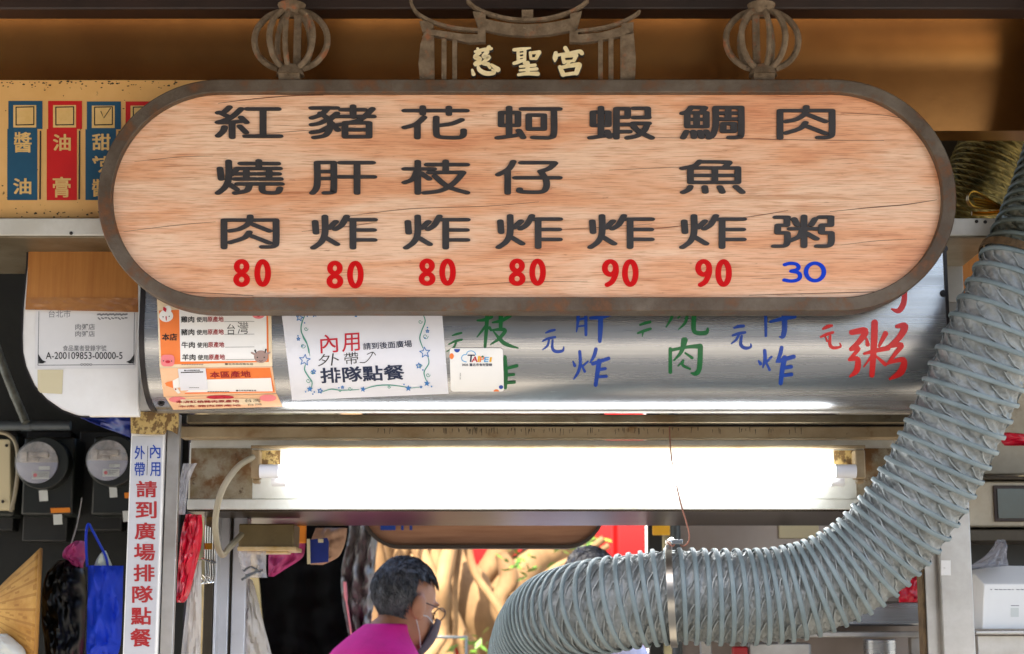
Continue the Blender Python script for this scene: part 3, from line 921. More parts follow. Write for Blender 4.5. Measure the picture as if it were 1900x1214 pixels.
HX0, HX1 = P(264, 560, YF).x, P(1757, 560, YF).x
hood = thing('stall_hood', ((HX0 + HX1) / 2, .2, ZC - HR), 'rounded brushed steel hood with green, blue and red painted characters below the menu sign', 'hood')
mb = MB()
NX = 40
vs = [(HX0 + .006 + (HX1 - HX0 - .010) * i / NX, y + .0016 * noise.noise(Vector((i * .55, z * 9, 3))), z) for (y, z) in HP for i in range(NX + 1)]
fs = [(r * (NX + 1) + c, r * (NX + 1) + c + 1, (r + 1) * (NX + 1) + c + 1, (r + 1) * (NX + 1) + c) for r in range(len(HP) - 1) for c in range(NX)]
mb.add(vs, fs)
obj('steel_sheet', mb, 'steel', hood, smooth=60)
for sx, wd in ((HX0 - .004, .010), (HX1 - .003, .006)):
    mb = MB()
    a = [(sx, y + ny * .003, z + nz_ * .003) for (y, z), (ny, nz_) in zip(HP, HN)]
    b = [(sx, y - ny * .012, z - nz_ * .012) for (y, z), (ny, nz_) in zip(HP, HN)]
    m = len(a)
    vs = a + b + [(x + wd, y, z) for x, y, z in a + b]
    fs = []
    for i in range(m - 1):
        fs += [(i, i + 1, 2 * m + i + 1, 2 * m + i), (m + i, 3 * m + i, 3 * m + i + 1, m + i + 1), (i, m + i, m + i + 1, i + 1), (2 * m + i, 2 * m + i + 1, 3 * m + i + 1, 3 * m + i)]
    mb.add(vs, fs)
    obj('edge_trim', mb, 'darkedge', hood)
mb = MB()
yb, zb2 = HP[-1]
mb.box((HX0, yb - .02, zb2 - .003), (HX1, yb + .012, zb2 - .0005))
obj('bottom_flange', mb, 'steel2', hood)
for (px, py) in ((1750, 545), (299, 748), (1752, 462)):
    mb = MB()
    p, q = H(px, py, .0005), H(px, py, .0045)
    mb.cyl(p, q, .0045, 10)
    mb.cyl(p, p + (q - p) * .4, .007, 10)
    obj('screw', mb, 'darkedge', hood)

cA, cR = crop(820, 560, 3.6538), crop(1300, 440, 3.57)

def brush(strokes, cv, m):
    mb = MB()
    for i, s in enumerate(strokes):
        q = [cv(p) for p in s]
        stroke(mb, q, lambda x, y, h: H(x, y, h), h=.0009 + i * .00008, wall=False, subd=4)
    return obj('painted_character', mb, m, hood, smooth=0)
brush([[(240, 128, 12), (285, 124, 22), (338, 104, 22)], [(308, 60, 28), (302, 180, 26), (292, 305, 20)], [(302, 155, 16), (270, 200, 16), (238, 240, 8)], [(322, 178, 24), (332, 190, 16)], [(343, 142, 12), (400, 130, 24), (462, 98, 22)], [(400, 60, 34), (398, 175, 26)], [(330, 195, 12), (400, 188, 24), (428, 200, 26), (385, 252, 22), (330, 290, 8)], [(350, 202, 10), (420, 280, 28), (515, 314, 10)]], cA, 'green')
brush([[(70, 230, 8), (100, 220, 16), (132, 212, 14)], [(45, 290, 8), (90, 268, 16), (134, 258, 14)], [(95, 278, 14), (78, 312, 14), (32, 338, 6)]], cA, 'green')
brush([[(425, 368, 14), (420, 440, 22)], [(428, 372, 20), (434, 480, 26), (430, 582, 22)], [(420, 456, 20), (508, 434, 22)], [(430, 500, 18), (488, 492, 18)], [(430, 550, 18), (492, 545, 18)]], cA, 'green')
brush([[(704, 212, 10), (730, 200, 18), (764, 192, 16)], [(682, 268, 10), (720, 250, 18), (768, 240, 16)], [(726, 260, 14), (715, 298, 16), (682, 326, 6)], [(750, 262, 14), (750, 318, 20), (776, 338, 22), (818, 332, 18), (826, 306, 8)]], cA, 'bluepaint')
brush([[(924, 50, 24), (922, 130, 22), (912, 205, 8)], [(975, 50, 24), (976, 225, 20)], [(925, 122, 14), (980, 112, 14)], [(925, 168, 12), (975, 162, 12)], [(1008, 112, 22), (1080, 105, 28), (1142, 86, 24)], [(1076, 50, 34), (1074, 180, 34), (1070, 268, 24)]], cA, 'bluepaint')
brush([[(888, 404, 8), (900, 432, 22)], [(934, 338, 22), (938, 420, 22), (922, 480, 20), (894, 522, 10)], [(990, 405, 12), (950, 440, 14)], [(948, 430, 12), (968, 472, 18)], [(1044, 322, 26), (1030, 370, 24), (1004, 412, 10)], [(1022, 420, 24), (1130, 384, 24)], [(1066, 402, 34), (1054, 480, 30), (1042, 562, 26)], [(1058, 460, 22), (1108, 452, 20)], [(1055, 508, 18), (1114, 504, 20)]], cA, 'bluepaint')
brush([[(1343, 158, 14), (1380, 145, 20), (1412, 138, 18)], [(1328, 214, 14), (1370, 198, 20), (1414, 184, 18)], [(1362, 210, 14), (1358, 236, 6)]], cA, 'green')
brush([[(1566, 60, 20), (1556, 110, 20), (1520, 172, 10)], [(1648, 60, 14), (1600, 112, 10)], [(1668, 60, 18), (1650, 140, 20), (1604, 188, 8)], [(1712, 50, 32), (1706, 180, 32), (1728, 212, 28), (1790, 210, 30), (1802, 182, 14)], [(1650, 85, 14), (1755, 70, 18)]], cA, 'green')
brush([[(1548, 320, 24), (1548, 476, 26)], [(1546, 330, 22), (1660, 308, 22), (1752, 302, 34)], [(1752, 308, 36), (1746, 445, 34), (1722, 486, 30), (1690, 484, 10)], [(1644, 262, 44), (1622, 340, 26), (1572, 398, 10)], [(1650, 348, 14), (1696, 380, 20)], [(1636, 398, 16), (1632, 430, 18), (1682, 455, 14)], [(1636, 400, 14), (1600, 436, 8)]], cA, 'green')
brush([[(430, 470, 22), (432, 655, 18)], [(462, 562, 16), (550, 540, 28), (622, 528, 26)], [(548, 470, 36), (556, 590, 36), (546, 655, 32), (525, 662, 12)]], cR, 'bluepaint')
brush([[(222, 602, 14), (255, 592, 22), (284, 590, 20)], [(212, 652, 14), (250, 640, 20), (294, 632, 18)], [(252, 648, 18), (236, 680, 16), (204, 706, 8)], [(272, 655, 16), (266, 712, 22), (295, 736, 22), (332, 728, 14), (332, 708, 8)]], cR, 'bluepaint')
brush([[(384, 820, 12), (396, 838, 24)], [(424, 752, 24), (426, 810, 24), (412, 864, 10)], [(470, 792, 14), (434, 830, 16)], [(434, 832, 12), (456, 878, 18)], [(536, 732, 26), (525, 780, 26), (502, 828, 12)], [(516, 820, 26), (616, 792, 28)], [(556, 800, 36), (540, 880, 32), (530, 966, 28)], [(550, 866, 24), (600, 858, 24)], [(545, 916, 20), (602, 908, 24)]], cR, 'bluepaint')
brush([[(812, 608, 16), (840, 594, 24), (868, 588, 18)], [(796, 662, 14), (835, 645, 22), (876, 632, 18)], [(828, 664, 10), (838, 690, 14)], [(858, 655, 16), (856, 712, 22), (880, 734, 22), (926, 726, 14), (922, 704, 8)]], cR, 'redpaint')
brush([[(1352, 320, 28), (1346, 430, 38), (1312, 488, 36), (1266, 478, 12)]], cR, 'redpaint')
brush([[(1000, 632, 36), (1090, 622, 44), (1052, 690, 36), (992, 742, 22)], [(994, 746, 22), (1046, 738, 30), (984, 812, 20)], [(984, 814, 18), (1038, 808, 36), (1034, 880, 40), (990, 922, 16)],
       [(1152, 568, 44), (1148, 700, 44), (1134, 912, 36)], [(1098, 672, 14), (1106, 712, 30)], [(1224, 640, 36), (1182, 722, 18)], [(1084, 772, 18), (1160, 752, 28), (1242, 736, 32)], [(1132, 788, 18), (1080, 858, 10)], [(1160, 788, 16), (1222, 842, 26)],
       [(1300, 592, 26), (1352, 592, 46), (1318, 662, 40), (1242, 732, 26)], [(1240, 726, 24), (1330, 714, 32), (1290, 770, 28), (1238, 838, 16)], [(1246, 832, 18), (1342, 812, 36), (1326, 890, 48), (1252, 938, 14)]], cR, 'redpaint')
# ------------------------------------------------------------------ notices stuck on the hood
def surf(cv, f):
    return lambda x, y, h=0: f(*cv((x, y)), h)

def quadgrid(mb, q, f, h, mi=0, n=14, m=14):
    a, b, c, d = q
    mb.grid(lambda u, v: f((a[0] * (1 - u) + b[0] * u) * (1 - v) + (d[0] * (1 - u) + c[0] * u) * v, (a[1] * (1 - u) + b[1] * u) * (1 - v) + (d[1] * (1 - u) + c[1] * u) * v, h), n, m, mi)

cO = crop(270, 540, 5.0586)
fO = surf(cO, H)
mb = MB()
quadgrid(mb, ((107, 60), (1178, 60), (1192, 706), (134, 720)), fO, .0012)
p1 = obj('origin_notice', mb, 'warmpaper', label='cream and orange meat origin notice with chicken and pig faces, taped on the hood', cat='poster')
mb = MB()   # 0 orange 1 white 2 black 3 dark red 4 pink 5 mauve 6 red
quadgrid(mb, ((128, 185), (1150, 150), (1158, 664), (150, 690)), fO, .0016, 0)
quadgrid(mb, ((316, 130), (1134, 130), (1142, 652), (330, 660)), fO, .0021, 1)
for (dx, dy, a) in ((0, 0, '雞肉'), (1, 118, '豬肉'), (6, 236, '牛肉'), (12, 350, '羊肉')):
    txt(mb, a, (334 + dx, 240 + dy, 460 + dx, 299 + dy), fO, .0026, 2, .035)
    txt(mb, '使用', (480 + dx, 246 + dy, 580 + dx, 296 + dy), fO, .0026, 2, .022)
    txt(mb, '原產地', (583 + dx, 241 + dy, 735 + dx, 294 + dy), fO, .0026, 3, .03)
    stroke(mb, [(742 + dx, 291 + dy), (1022, 288 + dy)], fO, w=3, h=.0026, mi=2, wall=False, subd=4)
txt(mb, '本店', (156, 400, 299, 466), fO, .0026, 2, .04)
txt(mb, '台', (768, 312, 842, 412), fO, .0026, 2, -.004)
txt(mb, '灣', (866, 292, 966, 404), fO, .0026, 2, -.004)
txt(mb, '臺北市政府衛生局', (746, 676, 1010, 692), fO, .0016, 2, .01)
for k in range(9):
    stroke(mb, [(342 + k * 23, 689), (356 + k * 23, 688)], fO, w=8, h=.0016, mi=5, wall=False)
patch(mb, ell(196, 236, 66, 58, 20), fO, .0027, 1)
patch(mb, ell(212, 176, 34, 36, 16), fO, .0026, 1)
stroke(mb, [(176, 160, 14), (184, 176, 34), (190, 196, 10)], fO, h=.0031, mi=6, wall=False)
stroke(mb, [(196, 246, 12), (198, 278, 8)], fO, h=.0032, mi=6, wall=False)
for x, y in ((168, 246), (226, 242)):
    patch(mb, ell(x, y, 6, 6, 8), fO, .0032, 2)
patch(mb, rrect(148, 596, 274, 704, 36), fO, .0027, 4)
patch(mb, ell(212, 660, 24, 13, 14), fO, .0032, 6)
for x, y in ((172, 652), (248, 654)):
    patch(mb, ell(x, y, 5, 6, 8), fO, .0032, 2)
patch(mb, ell(1086, 614, 66, 58, 20), fO, .0027, 5)
for s in ([(1030, 556, 16), (1040, 580, 8)], [(1132, 548, 16), (1124, 578, 8)]):
    stroke(mb, s, fO, h=.0032, mi=2, wall=False)
for s in ([(998, 578, 16), (1026, 592, 20)], [(1166, 576, 16), (1140, 590, 20)]):
    stroke(mb, s, fO, h=.0025, mi=5, wall=False)
for x, y in ((1052, 620), (1116, 620)):
    patch(mb, ell(x, y, 6, 7, 8), fO, .0032, 2)
stroke(mb, [(1070, 648), (1084, 656), (1100, 648)], fO, w=4, h=.0032, mi=2, wall=False)
patch(mb, ell(1062, 222, 62, 42, 20), fO, .0027, 4)
patch(mb, ell(1062, 236, 16, 9, 12), fO, .0032, 6)
obj('printing', mb, ['orange', 'white', 'blackprint', 'darkred', 'pink', 'mauve', 'crimson'], p1, smooth=0)

mb = MB()
quadgrid(mb, ((134, 722), (1190, 708), (1228, 958), (172, 992)), fO, .0010)
p2 = obj('district_notice', mb, 'peach', label='narrow orange-headed origin notice with a megaphone, below the meat origin notice', cat='poster')
mb = MB()
quadgrid(mb, ((566, 726), (1170, 720), (1215, 948), (365, 962)), fO, .0014, 0)
quadgrid(mb, ((580, 826), (1178, 812), (1196, 936), (372, 946)), fO, .0019, 1)
txt(mb, '本區產地', ((602, 752), (984, 742), (990, 806), (608, 814)), fO, .0024, 2, .035)
txt(mb, '臺北市政府衛生局', (850, 920, 1040, 934), fO, .0024, 3, .01)
for k in range(9):
    stroke(mb, [(586 + k * 23, 938), (600 + k * 23, 937)], fO, w=7, h=.0024, mi=4, wall=False)
patch(mb, [(184, 862), (196, 886), (262, 908), (256, 840), (204, 852)], fO, .0016, 0)
patch(mb, [(256, 838), (330, 800), (330, 900), (262, 908)], fO, .0017, 1)
patch(mb, [(262, 912), (300, 905), (330, 950), (306, 958)], fO, .0018, 1)
patch(mb, ell(284, 916, 8, 8, 10), fO, .0022, 2)
obj('printing', mb, ['orange', 'white', 'darkred', 'blackprint', 'greyprint'], p2, smooth=0)
mb = MB()
quadgrid(mb, ((306, 724), (566, 720), (588, 916), (332, 926)), fO, .0030, 0, 8, 8)
p2s = obj('registration_sticker', mb, 'paper', label='small white square sticker on the narrow orange notice, by the megaphone', cat='sticker')
mb = MB()
txt(mb, '臺北市政府衛生局', ((364, 734), (512, 731), (513, 744), (365, 747)), fO, .0034, 0, .02)
for k in range(13):
    stroke(mb, [(338 + k * 16, 759 - k * .4), (347 + k * 16, 758 - k * .4)], fO, w=9, h=.0034, mi=0, wall=False)
for k in range(5):
    stroke(mb, [(415 + k * 19, 898), (426 + k * 19, 897)], fO, w=6, h=.0034, mi=1, wall=False)
obj('printing', mb, ['blackprint', 'greyprint'], p2s, smooth=0)

mb = MB()
quadgrid(mb, ((186, 994), (1232, 962), (1288, 1082), (262, 1112)), fO, .0010)
p3 = obj('pork_notice', mb, 'peach', label='lowest pinkish origin notice, curling under the hood edge', cat='poster')
mb = MB()
patch(mb, ell(702, 992, 130, 18, 24), fO, .0016, 0)
patch(mb, ell(300, 1014, 80, 28, 20), fO, .0014, 3)
patch(mb, ell(1150, 1000, 80, 32, 20), fO, .0014, 3)
for x in (664, 738):
    patch(mb, ell(x, 992, 8, 6, 8), fO, .0021, 1)
quadgrid(mb, ((330, 1012), (1040, 1002), (1080, 1056), (330, 1072)), fO, .0018, 4, 8, 3)
txt(mb, '本店紅燒豬肉原產地', ((284, 1022), (876, 1012), (880, 1038), (290, 1046)), fO, .0023, 1, .03)
txt(mb, '台灣', ((930, 1006), (1076, 1002), (1084, 1032), (936, 1036)), fO, .0023, 2, -.004)
txt(mb, '本店 豬肉原產地', ((304, 1066), (892, 1054), (896, 1074), (310, 1084)), fO, .0023, 1, .02)
txt(mb, '台灣', ((956, 1050), (1090, 1046), (1096, 1064), (962, 1068)), fO, .0023, 2, -.004)
obj('printing', mb, ['crimson', 'darkred', 'blackprint', 'pink', 'warmpaper'], p3, smooth=0)

cB = crop(510, 560, 4.2222)
fB = surf(cB, H)
mb = MB()
quadgrid(mb, ((48, 40), (1306, 40), (1362, 716), (135, 768)), fB, .0016)
din = obj('dine_in_notice', mb, 'paper', label='white dine-in notice with starry vine border and large red and black characters', cat='poster')
mb = MB()   # 0 crimson 1 navy 2 black 3 vine 4 star
txt(mb, '內', ((354, 262), (490, 252), (498, 394), (360, 404)), fB, .0022, 0, .012)
txt(mb, '用', ((530, 250), (662, 242), (668, 382), (528, 394)), fB, .0022, 0, .012)
txt(mb, '請到後面廣場', ((690, 324), (1072, 300), (1076, 354), (694, 376)), fB, .0022, 1, .018)
txt(mb, '排隊點餐', ((352, 516), (1008, 486), (1020, 606), (362, 636)), fB, .0022, 1, .034)
txt(mb, '外', ((350, 412), (512, 398), (500, 494), (336, 504)), fB, .0022, 2, -.008)
for s in ([(668, 474), (712, 470), (750, 430), (768, 396)], [(724, 410), (768, 394), (790, 416)]):
    stroke(mb, s, fB, w=5.5, h=.0022, mi=2, wall=False)
txt(mb, '帶', ((540, 402), (652, 388), (656, 484), (548, 492)), fB, .0022, 2, -.006)
for s in ([(245, 90, 5), (212, 170, 9), (210, 240, 9), (250, 320, 9), (268, 400, 7)], [(240, 490, 6), (234, 530, 9), (262, 580, 9), (292, 625, 9), (286, 668, 5)], [(206, 200, 4), (222, 280, 5), (262, 350, 5), (275, 420, 4)],
          [(1148, 80, 5), (1178, 150, 9), (1150, 230, 9), (1136, 290, 9), (1160, 360, 7)], [(1200, 430, 6), (1206, 480, 8), (1172, 540, 9), (1174, 580, 8), (1196, 630, 5)],
          [(364, 704, 4), (440, 680, 8), (520, 688, 7), (660, 684, 4)], [(690, 684, 4), (780, 656, 8), (900, 648, 8), (1030, 664, 5)], [(1060, 672, 4), (1140, 664, 4)]):
    stroke(mb, s, fB, h=.0022, mi=3, wall=False)
for (x, y, r) in ((245, 214, 16), (222, 345, 20), (262, 614, 18), (296, 548, 18), (1140, 158, 16), (1180, 272, 22), (1200, 570, 17), (1140, 494, 14), (590, 676, 16), (450, 92, 18), (510, 690, 10), (895, 662, 12)):
    stroke(mb, [(x + r * math.cos(t * .9) * (1 - t * .09), y + r * math.sin(t * .9) * (1 - t * .09), 4.5) for t in range(8)], fB, h=.0021, mi=3, wall=False)

def star(x, y, r, rot, mi, hollow=False):
    pts = [(x + (r if k % 2 == 0 else r * .45) * math.sin(R(rot + 36 * k)), y - (r if k % 2 == 0 else r * .45) * math.cos(R(rot + 36 * k))) for k in range(10)]
    if hollow:
        for k in range(10):
            stroke(mb, [pts[k], pts[(k + 1) % 10]], fB, w=6, h=.0026 + .00005 * (k % 2), mi=mi, wall=False)
    else:
        patch(mb, pts, fB, .0026, mi)
for a in ((195, 128, 28, 10, 4, True), (310, 104, 24, -10, 4), (235, 454, 44, 6, 4, True), (275, 678, 26, 0, 4), (355, 692, 20, 12, 4, True), (305, 544, 18, 0, 4, True), (186, 292, 13, 0, 4, True), (1176, 396, 42, -6, 4, True), (1192, 634, 26, 8, 4), (1128, 498, 22, 0, 4, True),
          (1046, 672, 26, 0, 4), (692, 680, 24, 10, 4), (1196, 232, 13, 0, 4, True), (636, 110, 12, 0, 4, True), (1146, 662, 14, 0, 4), (530, 664, 11, 0, 4, True)):
    star(*a)
for x, y in ((255, 116), (234, 168), (182, 268), (242, 698), (310, 700), (298, 716), (216, 346), (1196, 204), (1176, 284), (1160, 530), (1012, 642), (1228, 658), (502, 668)):
    patch(mb, ell(x, y, 6, 6, 8), fB, .0027, 4)
obj('printing', mb, ['crimson', 'navy', 'blackprint', 'vinegreen', 'starblue'], din, smooth=0)

mb = MB()
q0 = rrect(1372, 362, 1788, 692, 22)
ys_ = sorted({round(y, 2) for x, y in q0} | {362 + i * 15.0 for i in range(1, 22)})
vs, fs = [], []
for y in ys_:
    e = max(0, 22 - (y - 362), 22 - (692 - y))
    ins = 22 - math.sqrt(max(0, 22 * 22 - e * e))
    for hh in (.0042, .0024):
        for u in (0, .25, .5, .75, 1):
            vs.append(fB(1372 + ins + (416 - 2 * ins) * u + (y - 362) * .03 - 3, y, hh))
m = len(ys_)
for i in range(m - 1):
    for k in range(4):
        fs += [(i * 10 + k, i * 10 + k + 1, i * 10 + 11 + k, i * 10 + 10 + k), (i * 10 + 5 + k, i * 10 + 15 + k, i * 10 + 16 + k, i * 10 + 6 + k)]
    fs += [(i * 10, i * 10 + 10, i * 10 + 15, i * 10 + 5), (i * 10 + 4, i * 10 + 9, i * 10 + 19, i * 10 + 14)]
mb.add(vs, fs)
cit = obj('registration_sticker', mb, 'white', label='rounded white city registration sticker with a rainbow coloured logo, covering a green character', cat='sticker')
mb = MB()  # 0 navy 1 orange 2 blue 3 red 4 yellow 5 skyblue 6 grey 7 green
HS = .0047
fS = lambda x, y, h=0: fB(x, y, 0) + (fB(1580, 520, .0042) - fB(1580, 520, 0)) * (h / .0042)
fS = lambda x, y, h=0: fB(x, y, h)
patch(mb, ell(1386, 422, 17, 22, 16), fS, HS, 1)
patch(mb, [(1404 + 24 + 24 * math.cos(R(a)), 368 + 26 * math.sin(R(a))) for a in range(0, 181, 15)], fS, HS, 2)
patch(mb, ell(1772, 657, 17, 15, 16), fS, HS, 2)
patch(mb, [(1735 + 22 * math.cos(R(a)), 690 - 16 * math.sin(R(a))) for a in range(0, 181, 15)], fS, HS, 1)
stroke(mb, [(1500, 466), (1470, 455), (1464, 430), (1480, 412), (1500, 410), (1510, 390), (1540, 382), (1566, 394), (1574, 412)], fS, w=6, h=HS, mi=5, wall=False)
for ch, x0, x1, y0, y1, mi in (('T', 1505, 1562, 410, 466, 0), ('A', 1540, 1588, 424, 467, 3), ('I', 1588, 1602, 420, 466, 4), ('P', 1604, 1640, 424, 467, 1), ('E', 1638, 1672, 428, 466, 5), ('I', 1680, 1696, 430, 466, 4)):
    txt(mb, ch, ((x0 + 6, y0), (x1 + 6, y0), (x1, y1), (x0, y1)), fS, HS + .0003 * (mi % 3), mi, .04 if ch != 'I' else 0)
patch(mb, ell(1628, 424, 9, 7, 10), fS, HS + .0012, 7)
txt(mb, '2025 臺北市食材登錄', (1466, 476, 1702, 498), fS, HS, 0, .03)
txt(mb, 'SCAN', ((1448, 598), (1448, 550), (1458, 550), (1458, 598)), fS, HS, 6, .01)
obj('printing', mb, ['navy', 'orange', 'bluepaint', 'crimson', 'yel', 'skyblue', 'greyprint', 'green'], cit, smooth=0)

# ------------------------------------------------------------------ ochre sauce board and the steel shelf under it
cD = crop(0, 0, 3.0354)
f12 = surf(cD, pl(.11))
mb = MB()
mb.pbox(-80, 149, 430, 404, .11, .02)
rnd = random.Random(31)
fb_ = pl(.11)
for k in range(150):
    x = rnd.uniform(0, 330)
    y = rnd.choice([150 + abs(rnd.gauss(0, 9)), 150 + abs(rnd.gauss(0, 6)), 403 - abs(rnd.gauss(0, 9)), rnd.uniform(150, 404)])
    if y < 151 or y > 403:
        continue
    r_ = rnd.uniform(.5, 1.6) * (1.5 if y < 162 or y > 392 else 1)
    patch(mb, [(x + r_ * rnd.uniform(.5, 1.7) * math.cos(R(a)), y + r_ * rnd.uniform(.4, 1) * math.sin(R(a))) for a in range(0, 360, 45)], fb_, .0004 + k * .000001, 1)
brd = obj('sauce_board', mb, ['yellow', 'grime'], bevel=0, label='ochre board with teal and red sauce strips and tick boxes, left of the menu sign', cat='sign')
for (mname, mi, top, low, lx) in (('teal', 'bluebar', (48, 570, 240, 728), (42, 728, 211, 1128), 230), ('red', 'redbar', (272, 570, 463, 728), (264, 728, 434, 1129), 450), ('teal', 'bluebar', (490, 573, 682, 730), (482, 730, 654, 1128), 672), ('red', 'redbar', (708, 573, 900, 730), (700, 730, 870, 1128), 890)):
    mb = MB()
    rect(mb, *top, f12, .0010, 0, 1, 1)
    rect(mb, *low, f12, .0010, 0, 1, 1)
    x = top[0]
    rect(mb, x + 28, top[1] + 24, x + 157, top[1] + 150, f12, .0015, 1, 1, 1)
    for s in ([(x + 44, 606), (x + 144, 604)], [(x + 144, 604), (x + 144, 704)], [(x + 144, 704), (x + 44, 706)], [(x + 44, 706), (x + 44, 606)]):
        stroke(mb, s, f12, w=6, h=.0020, mi=2, wall=False)
    stroke(mb, [(lx, 742), (lx - 3, 1122)], f12, w=8, h=.0020, mi=2, wall=False)
    if x == 48:
        txt(mb, '醬', (80, 745, 180, 862), f12, .0020, 1, .03)
        txt(mb, '油', (76, 1005, 178, 1097), f12, .0020, 1, .04)
    if x == 272:
        txt(mb, '油', (300, 757, 400, 852), f12, .0020, 1, .04)
        txt(mb, '膏', (298, 997, 400, 1115), f12, .0020, 1, .03)
    if x == 490:
        txt(mb, '甜', (520, 755, 624, 850), f12, .0020, 1, .04)
        txt(mb, '辣', (520, 880, 624, 980), f12, .0020, 1, .03)
        txt(mb, '醬', (520, 1010, 624, 1110), f12, .0020, 1, .03)
        stroke(mb, [(570, 630), (586, 668), (624, 612)], f12, w=5, h=.0026, mi=2, wall=False, smooth=False)
    obj('sauce_strip', mb, [mi, 'cream', 'blackprint'], brd, smooth=0)

mb = MB()
a, b = P(-200, 437, .07), P(2150, 405, .07)
mb.box((a.x, .07, a.z), (P(1852, 420, .07).x, .10, b.z))
mb.box((a.x, .072, a.z - .004), (P(1852, 420, .07).x, .42, a.z + .002), 1)
for (px, py) in ((132, 433), (1812, 411), (1828, 412)):
    mb.cyl(P(px, py, .0695), P(px, py, .066), .0035, 10, 2)
obj('steel_shelf', mb, ['dirtywhite', 'greasy', 'darkedge'], bevel=.003, label='long chipped white steel shelf edge running behind the menu sign', cat='shelf')
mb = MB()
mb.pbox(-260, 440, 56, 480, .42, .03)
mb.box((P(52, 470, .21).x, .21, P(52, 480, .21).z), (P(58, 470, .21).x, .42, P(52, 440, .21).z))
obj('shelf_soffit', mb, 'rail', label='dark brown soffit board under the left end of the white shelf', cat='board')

# white rounded end panel with certificate and cardboard
cC = crop(0, 380, 2.89)
f20 = surf(cC, pl(.205))
outl = [(742, 200), (160, 200), (150, 300), (138, 420), (126, 560), (121, 700), (124, 790), (142, 870), (186, 968), (250, 1040), (330, 1096), (420, 1130), (480, 1134), (706, 1134), (742, 1134)]
mb = MB()
mb.prism([f20(x, y, 0) for x, y in outl], (0, .020, 0))
endp = obj('rounded_panel', mb, 'whitepaint', bevel=.002, label='white enamelled panel with a rounded lower left corner, beside the left post', cat='panel')
mb = MB()
q = [(150, 200)] + outl[2:13]
stroke(mb, [(x - 3, y + (4 if i > 6 else 0), 9) for i, (x, y) in enumerate(q)], f20, h=.002, wall=True)
obj('edge_trim', mb, 'darkedge', endp)
mb = MB()
quadgrid(mb, ((192, 560), (736, 560), (722, 880), (188, 880)), f20, .0015, 0, 2, 2)
cert = obj('certificate', mb, 'certpaper', label='laminated white food registration certificate on the rounded white panel', cat='certificate')
mb = MB()
txt(mb, '台北市', (262, 566, 380, 606), f20, .0020, 0, .0)
txt(mb, '肉粥店', (405, 640, 510, 672), f20, .0020, 0, .008)
txt(mb, '肉粥店', (405, 678, 510, 709), f20, .0020, 0, .008)
txt(mb, '食品業者登錄字號', (338, 755, 572, 786), f20, .0020, 0, .012)
txt(mb, 'A-200109853-00000-5', (247, 791, 658, 829), f20, .0020, 1, .012)
for s in ([(210, 575), (205, 862)], [(205, 862), (722, 858)], [(722, 580), (718, 858)]):
    stroke(mb, s, f20, w=3.5, h=.0020, mi=0, wall=False)
for (cx, sg) in ((228, 1), (700, -1)):
    for k in range(7):
        stroke(mb, [(cx - sg * 18 + sg * k * 6, 852 - abs(k - 1) * 1.5), (cx - sg * 20 + sg * k * 3, 836 - (6 - k) * 5)], f20, w=4.5, h=.0021 + k * .00006, mi=2, wall=False)
    patch(mb, ell(cx, 846, 12, 7, 10), f20, .0027, 2)
for k in range(4):
    stroke(mb, ell(440 + k * 16, 858, 7, 5, 8), f20, w=2.5, h=.0022 + k * .00005, mi=0, wall=False, closed=True)
for k in range(9):
    stroke(mb, [(525 + k * 18, 590 + (k % 2) * 3), (538 + k * 18, 588)], f20, w=9, h=.0021, mi=0, wall=False)
    stroke(mb, [(528 + k * 18, 608), (538 + k * 18, 616 - (k % 3) * 4)], f20, w=7, h=.0021, mi=0, wall=False)
obj('printing', mb, ['greyprint', 'blackprint', 'darkgrey'], cert, smooth=0)
mb = MB()
quadgrid(mb, ((202, 886), (340, 886), (334, 1016), (204, 1008)), f20, .0012, 0, 2, 2)
obj('paper_patch', mb, 'labelbeige', label='small blank beige paper patch below the certificate', cat='paper')
mb = MB()
mb.prism([f20(x, y, .006) for x, y in ((158, 240), (742, 240), (741, 420), (743, 576), (600, 574), (450, 570), (300, 566), (140, 564), (150, 420))], (0, .0045, 0))
card = obj('cardboard_sheet', mb, 'cardboard', label='brown cardboard sheet taped over the top of the certificate', cat='cardboard')
mb = MB()
mb.grid(lambda u, v: f20(146 + 598 * u, 500 + 4 * u + (66 + 10 * u) * v, .0072 + .0022 * noise.noise(Vector((u * 14, v * 3, 1)))), 50, 8)
obj('tape_strip', mb, 'packtape', card)

# ------------------------------------------------------------------ posts
def vpost(name, x0, x1, py, Y, depth, ztop, mats, label, cat='post', bevel=.002, grp=None):
    mb = MB()
    a, b = P(x0, py, Y), P(x1, py, Y)
    mb.box((a.x, Y, 0), (b.x, Y + depth, ztop))
    return obj(name, mb, mats, bevel=bevel, label=label, cat=cat, group=grp)
PY = .285
ztp = P(270, 470, PY).z
lp = thing('stall_post', (P(275, 1000, PY).x, .30, 0), 'left steel post of the stall with blue and red vertical lettering', 'post')
mb = MB()
a, b = P(243, 810, PY), P(305, 810, PY)
mb.box((a.x, PY, 0), (b.x, PY + .05, ztp))
obj('front_plate', mb, 'whitepaint', lp, bevel=.002)
a2, b2 = P(308, 810, PY), P(331, 810, PY)
mb = MB()
mb.box((a2.x, PY + .012, 0), (b2.x, PY + .03, P(300, 768, PY).z))
mb.box((b.x + .0005, PY + .022, 0), (a2.x - .0005, PY + .028, P(300, 768, PY).z), 1)
obj('corner_channel', mb, ['steel2', 'darkedge'], lp, bevel=.0015)
cE = crop(0, 760, 2.674)
fL = surf(cE, pl(PY))
mb = MB()
rect(mb, 654, 132, 806, 1300, lambda x, y, h: fL(x - (y - 132) * .0385 + 2, y, h), .0008, 0, 1, 6)
obj('sticker_strip', mb, 'poststrip', lp)
mb = MB()
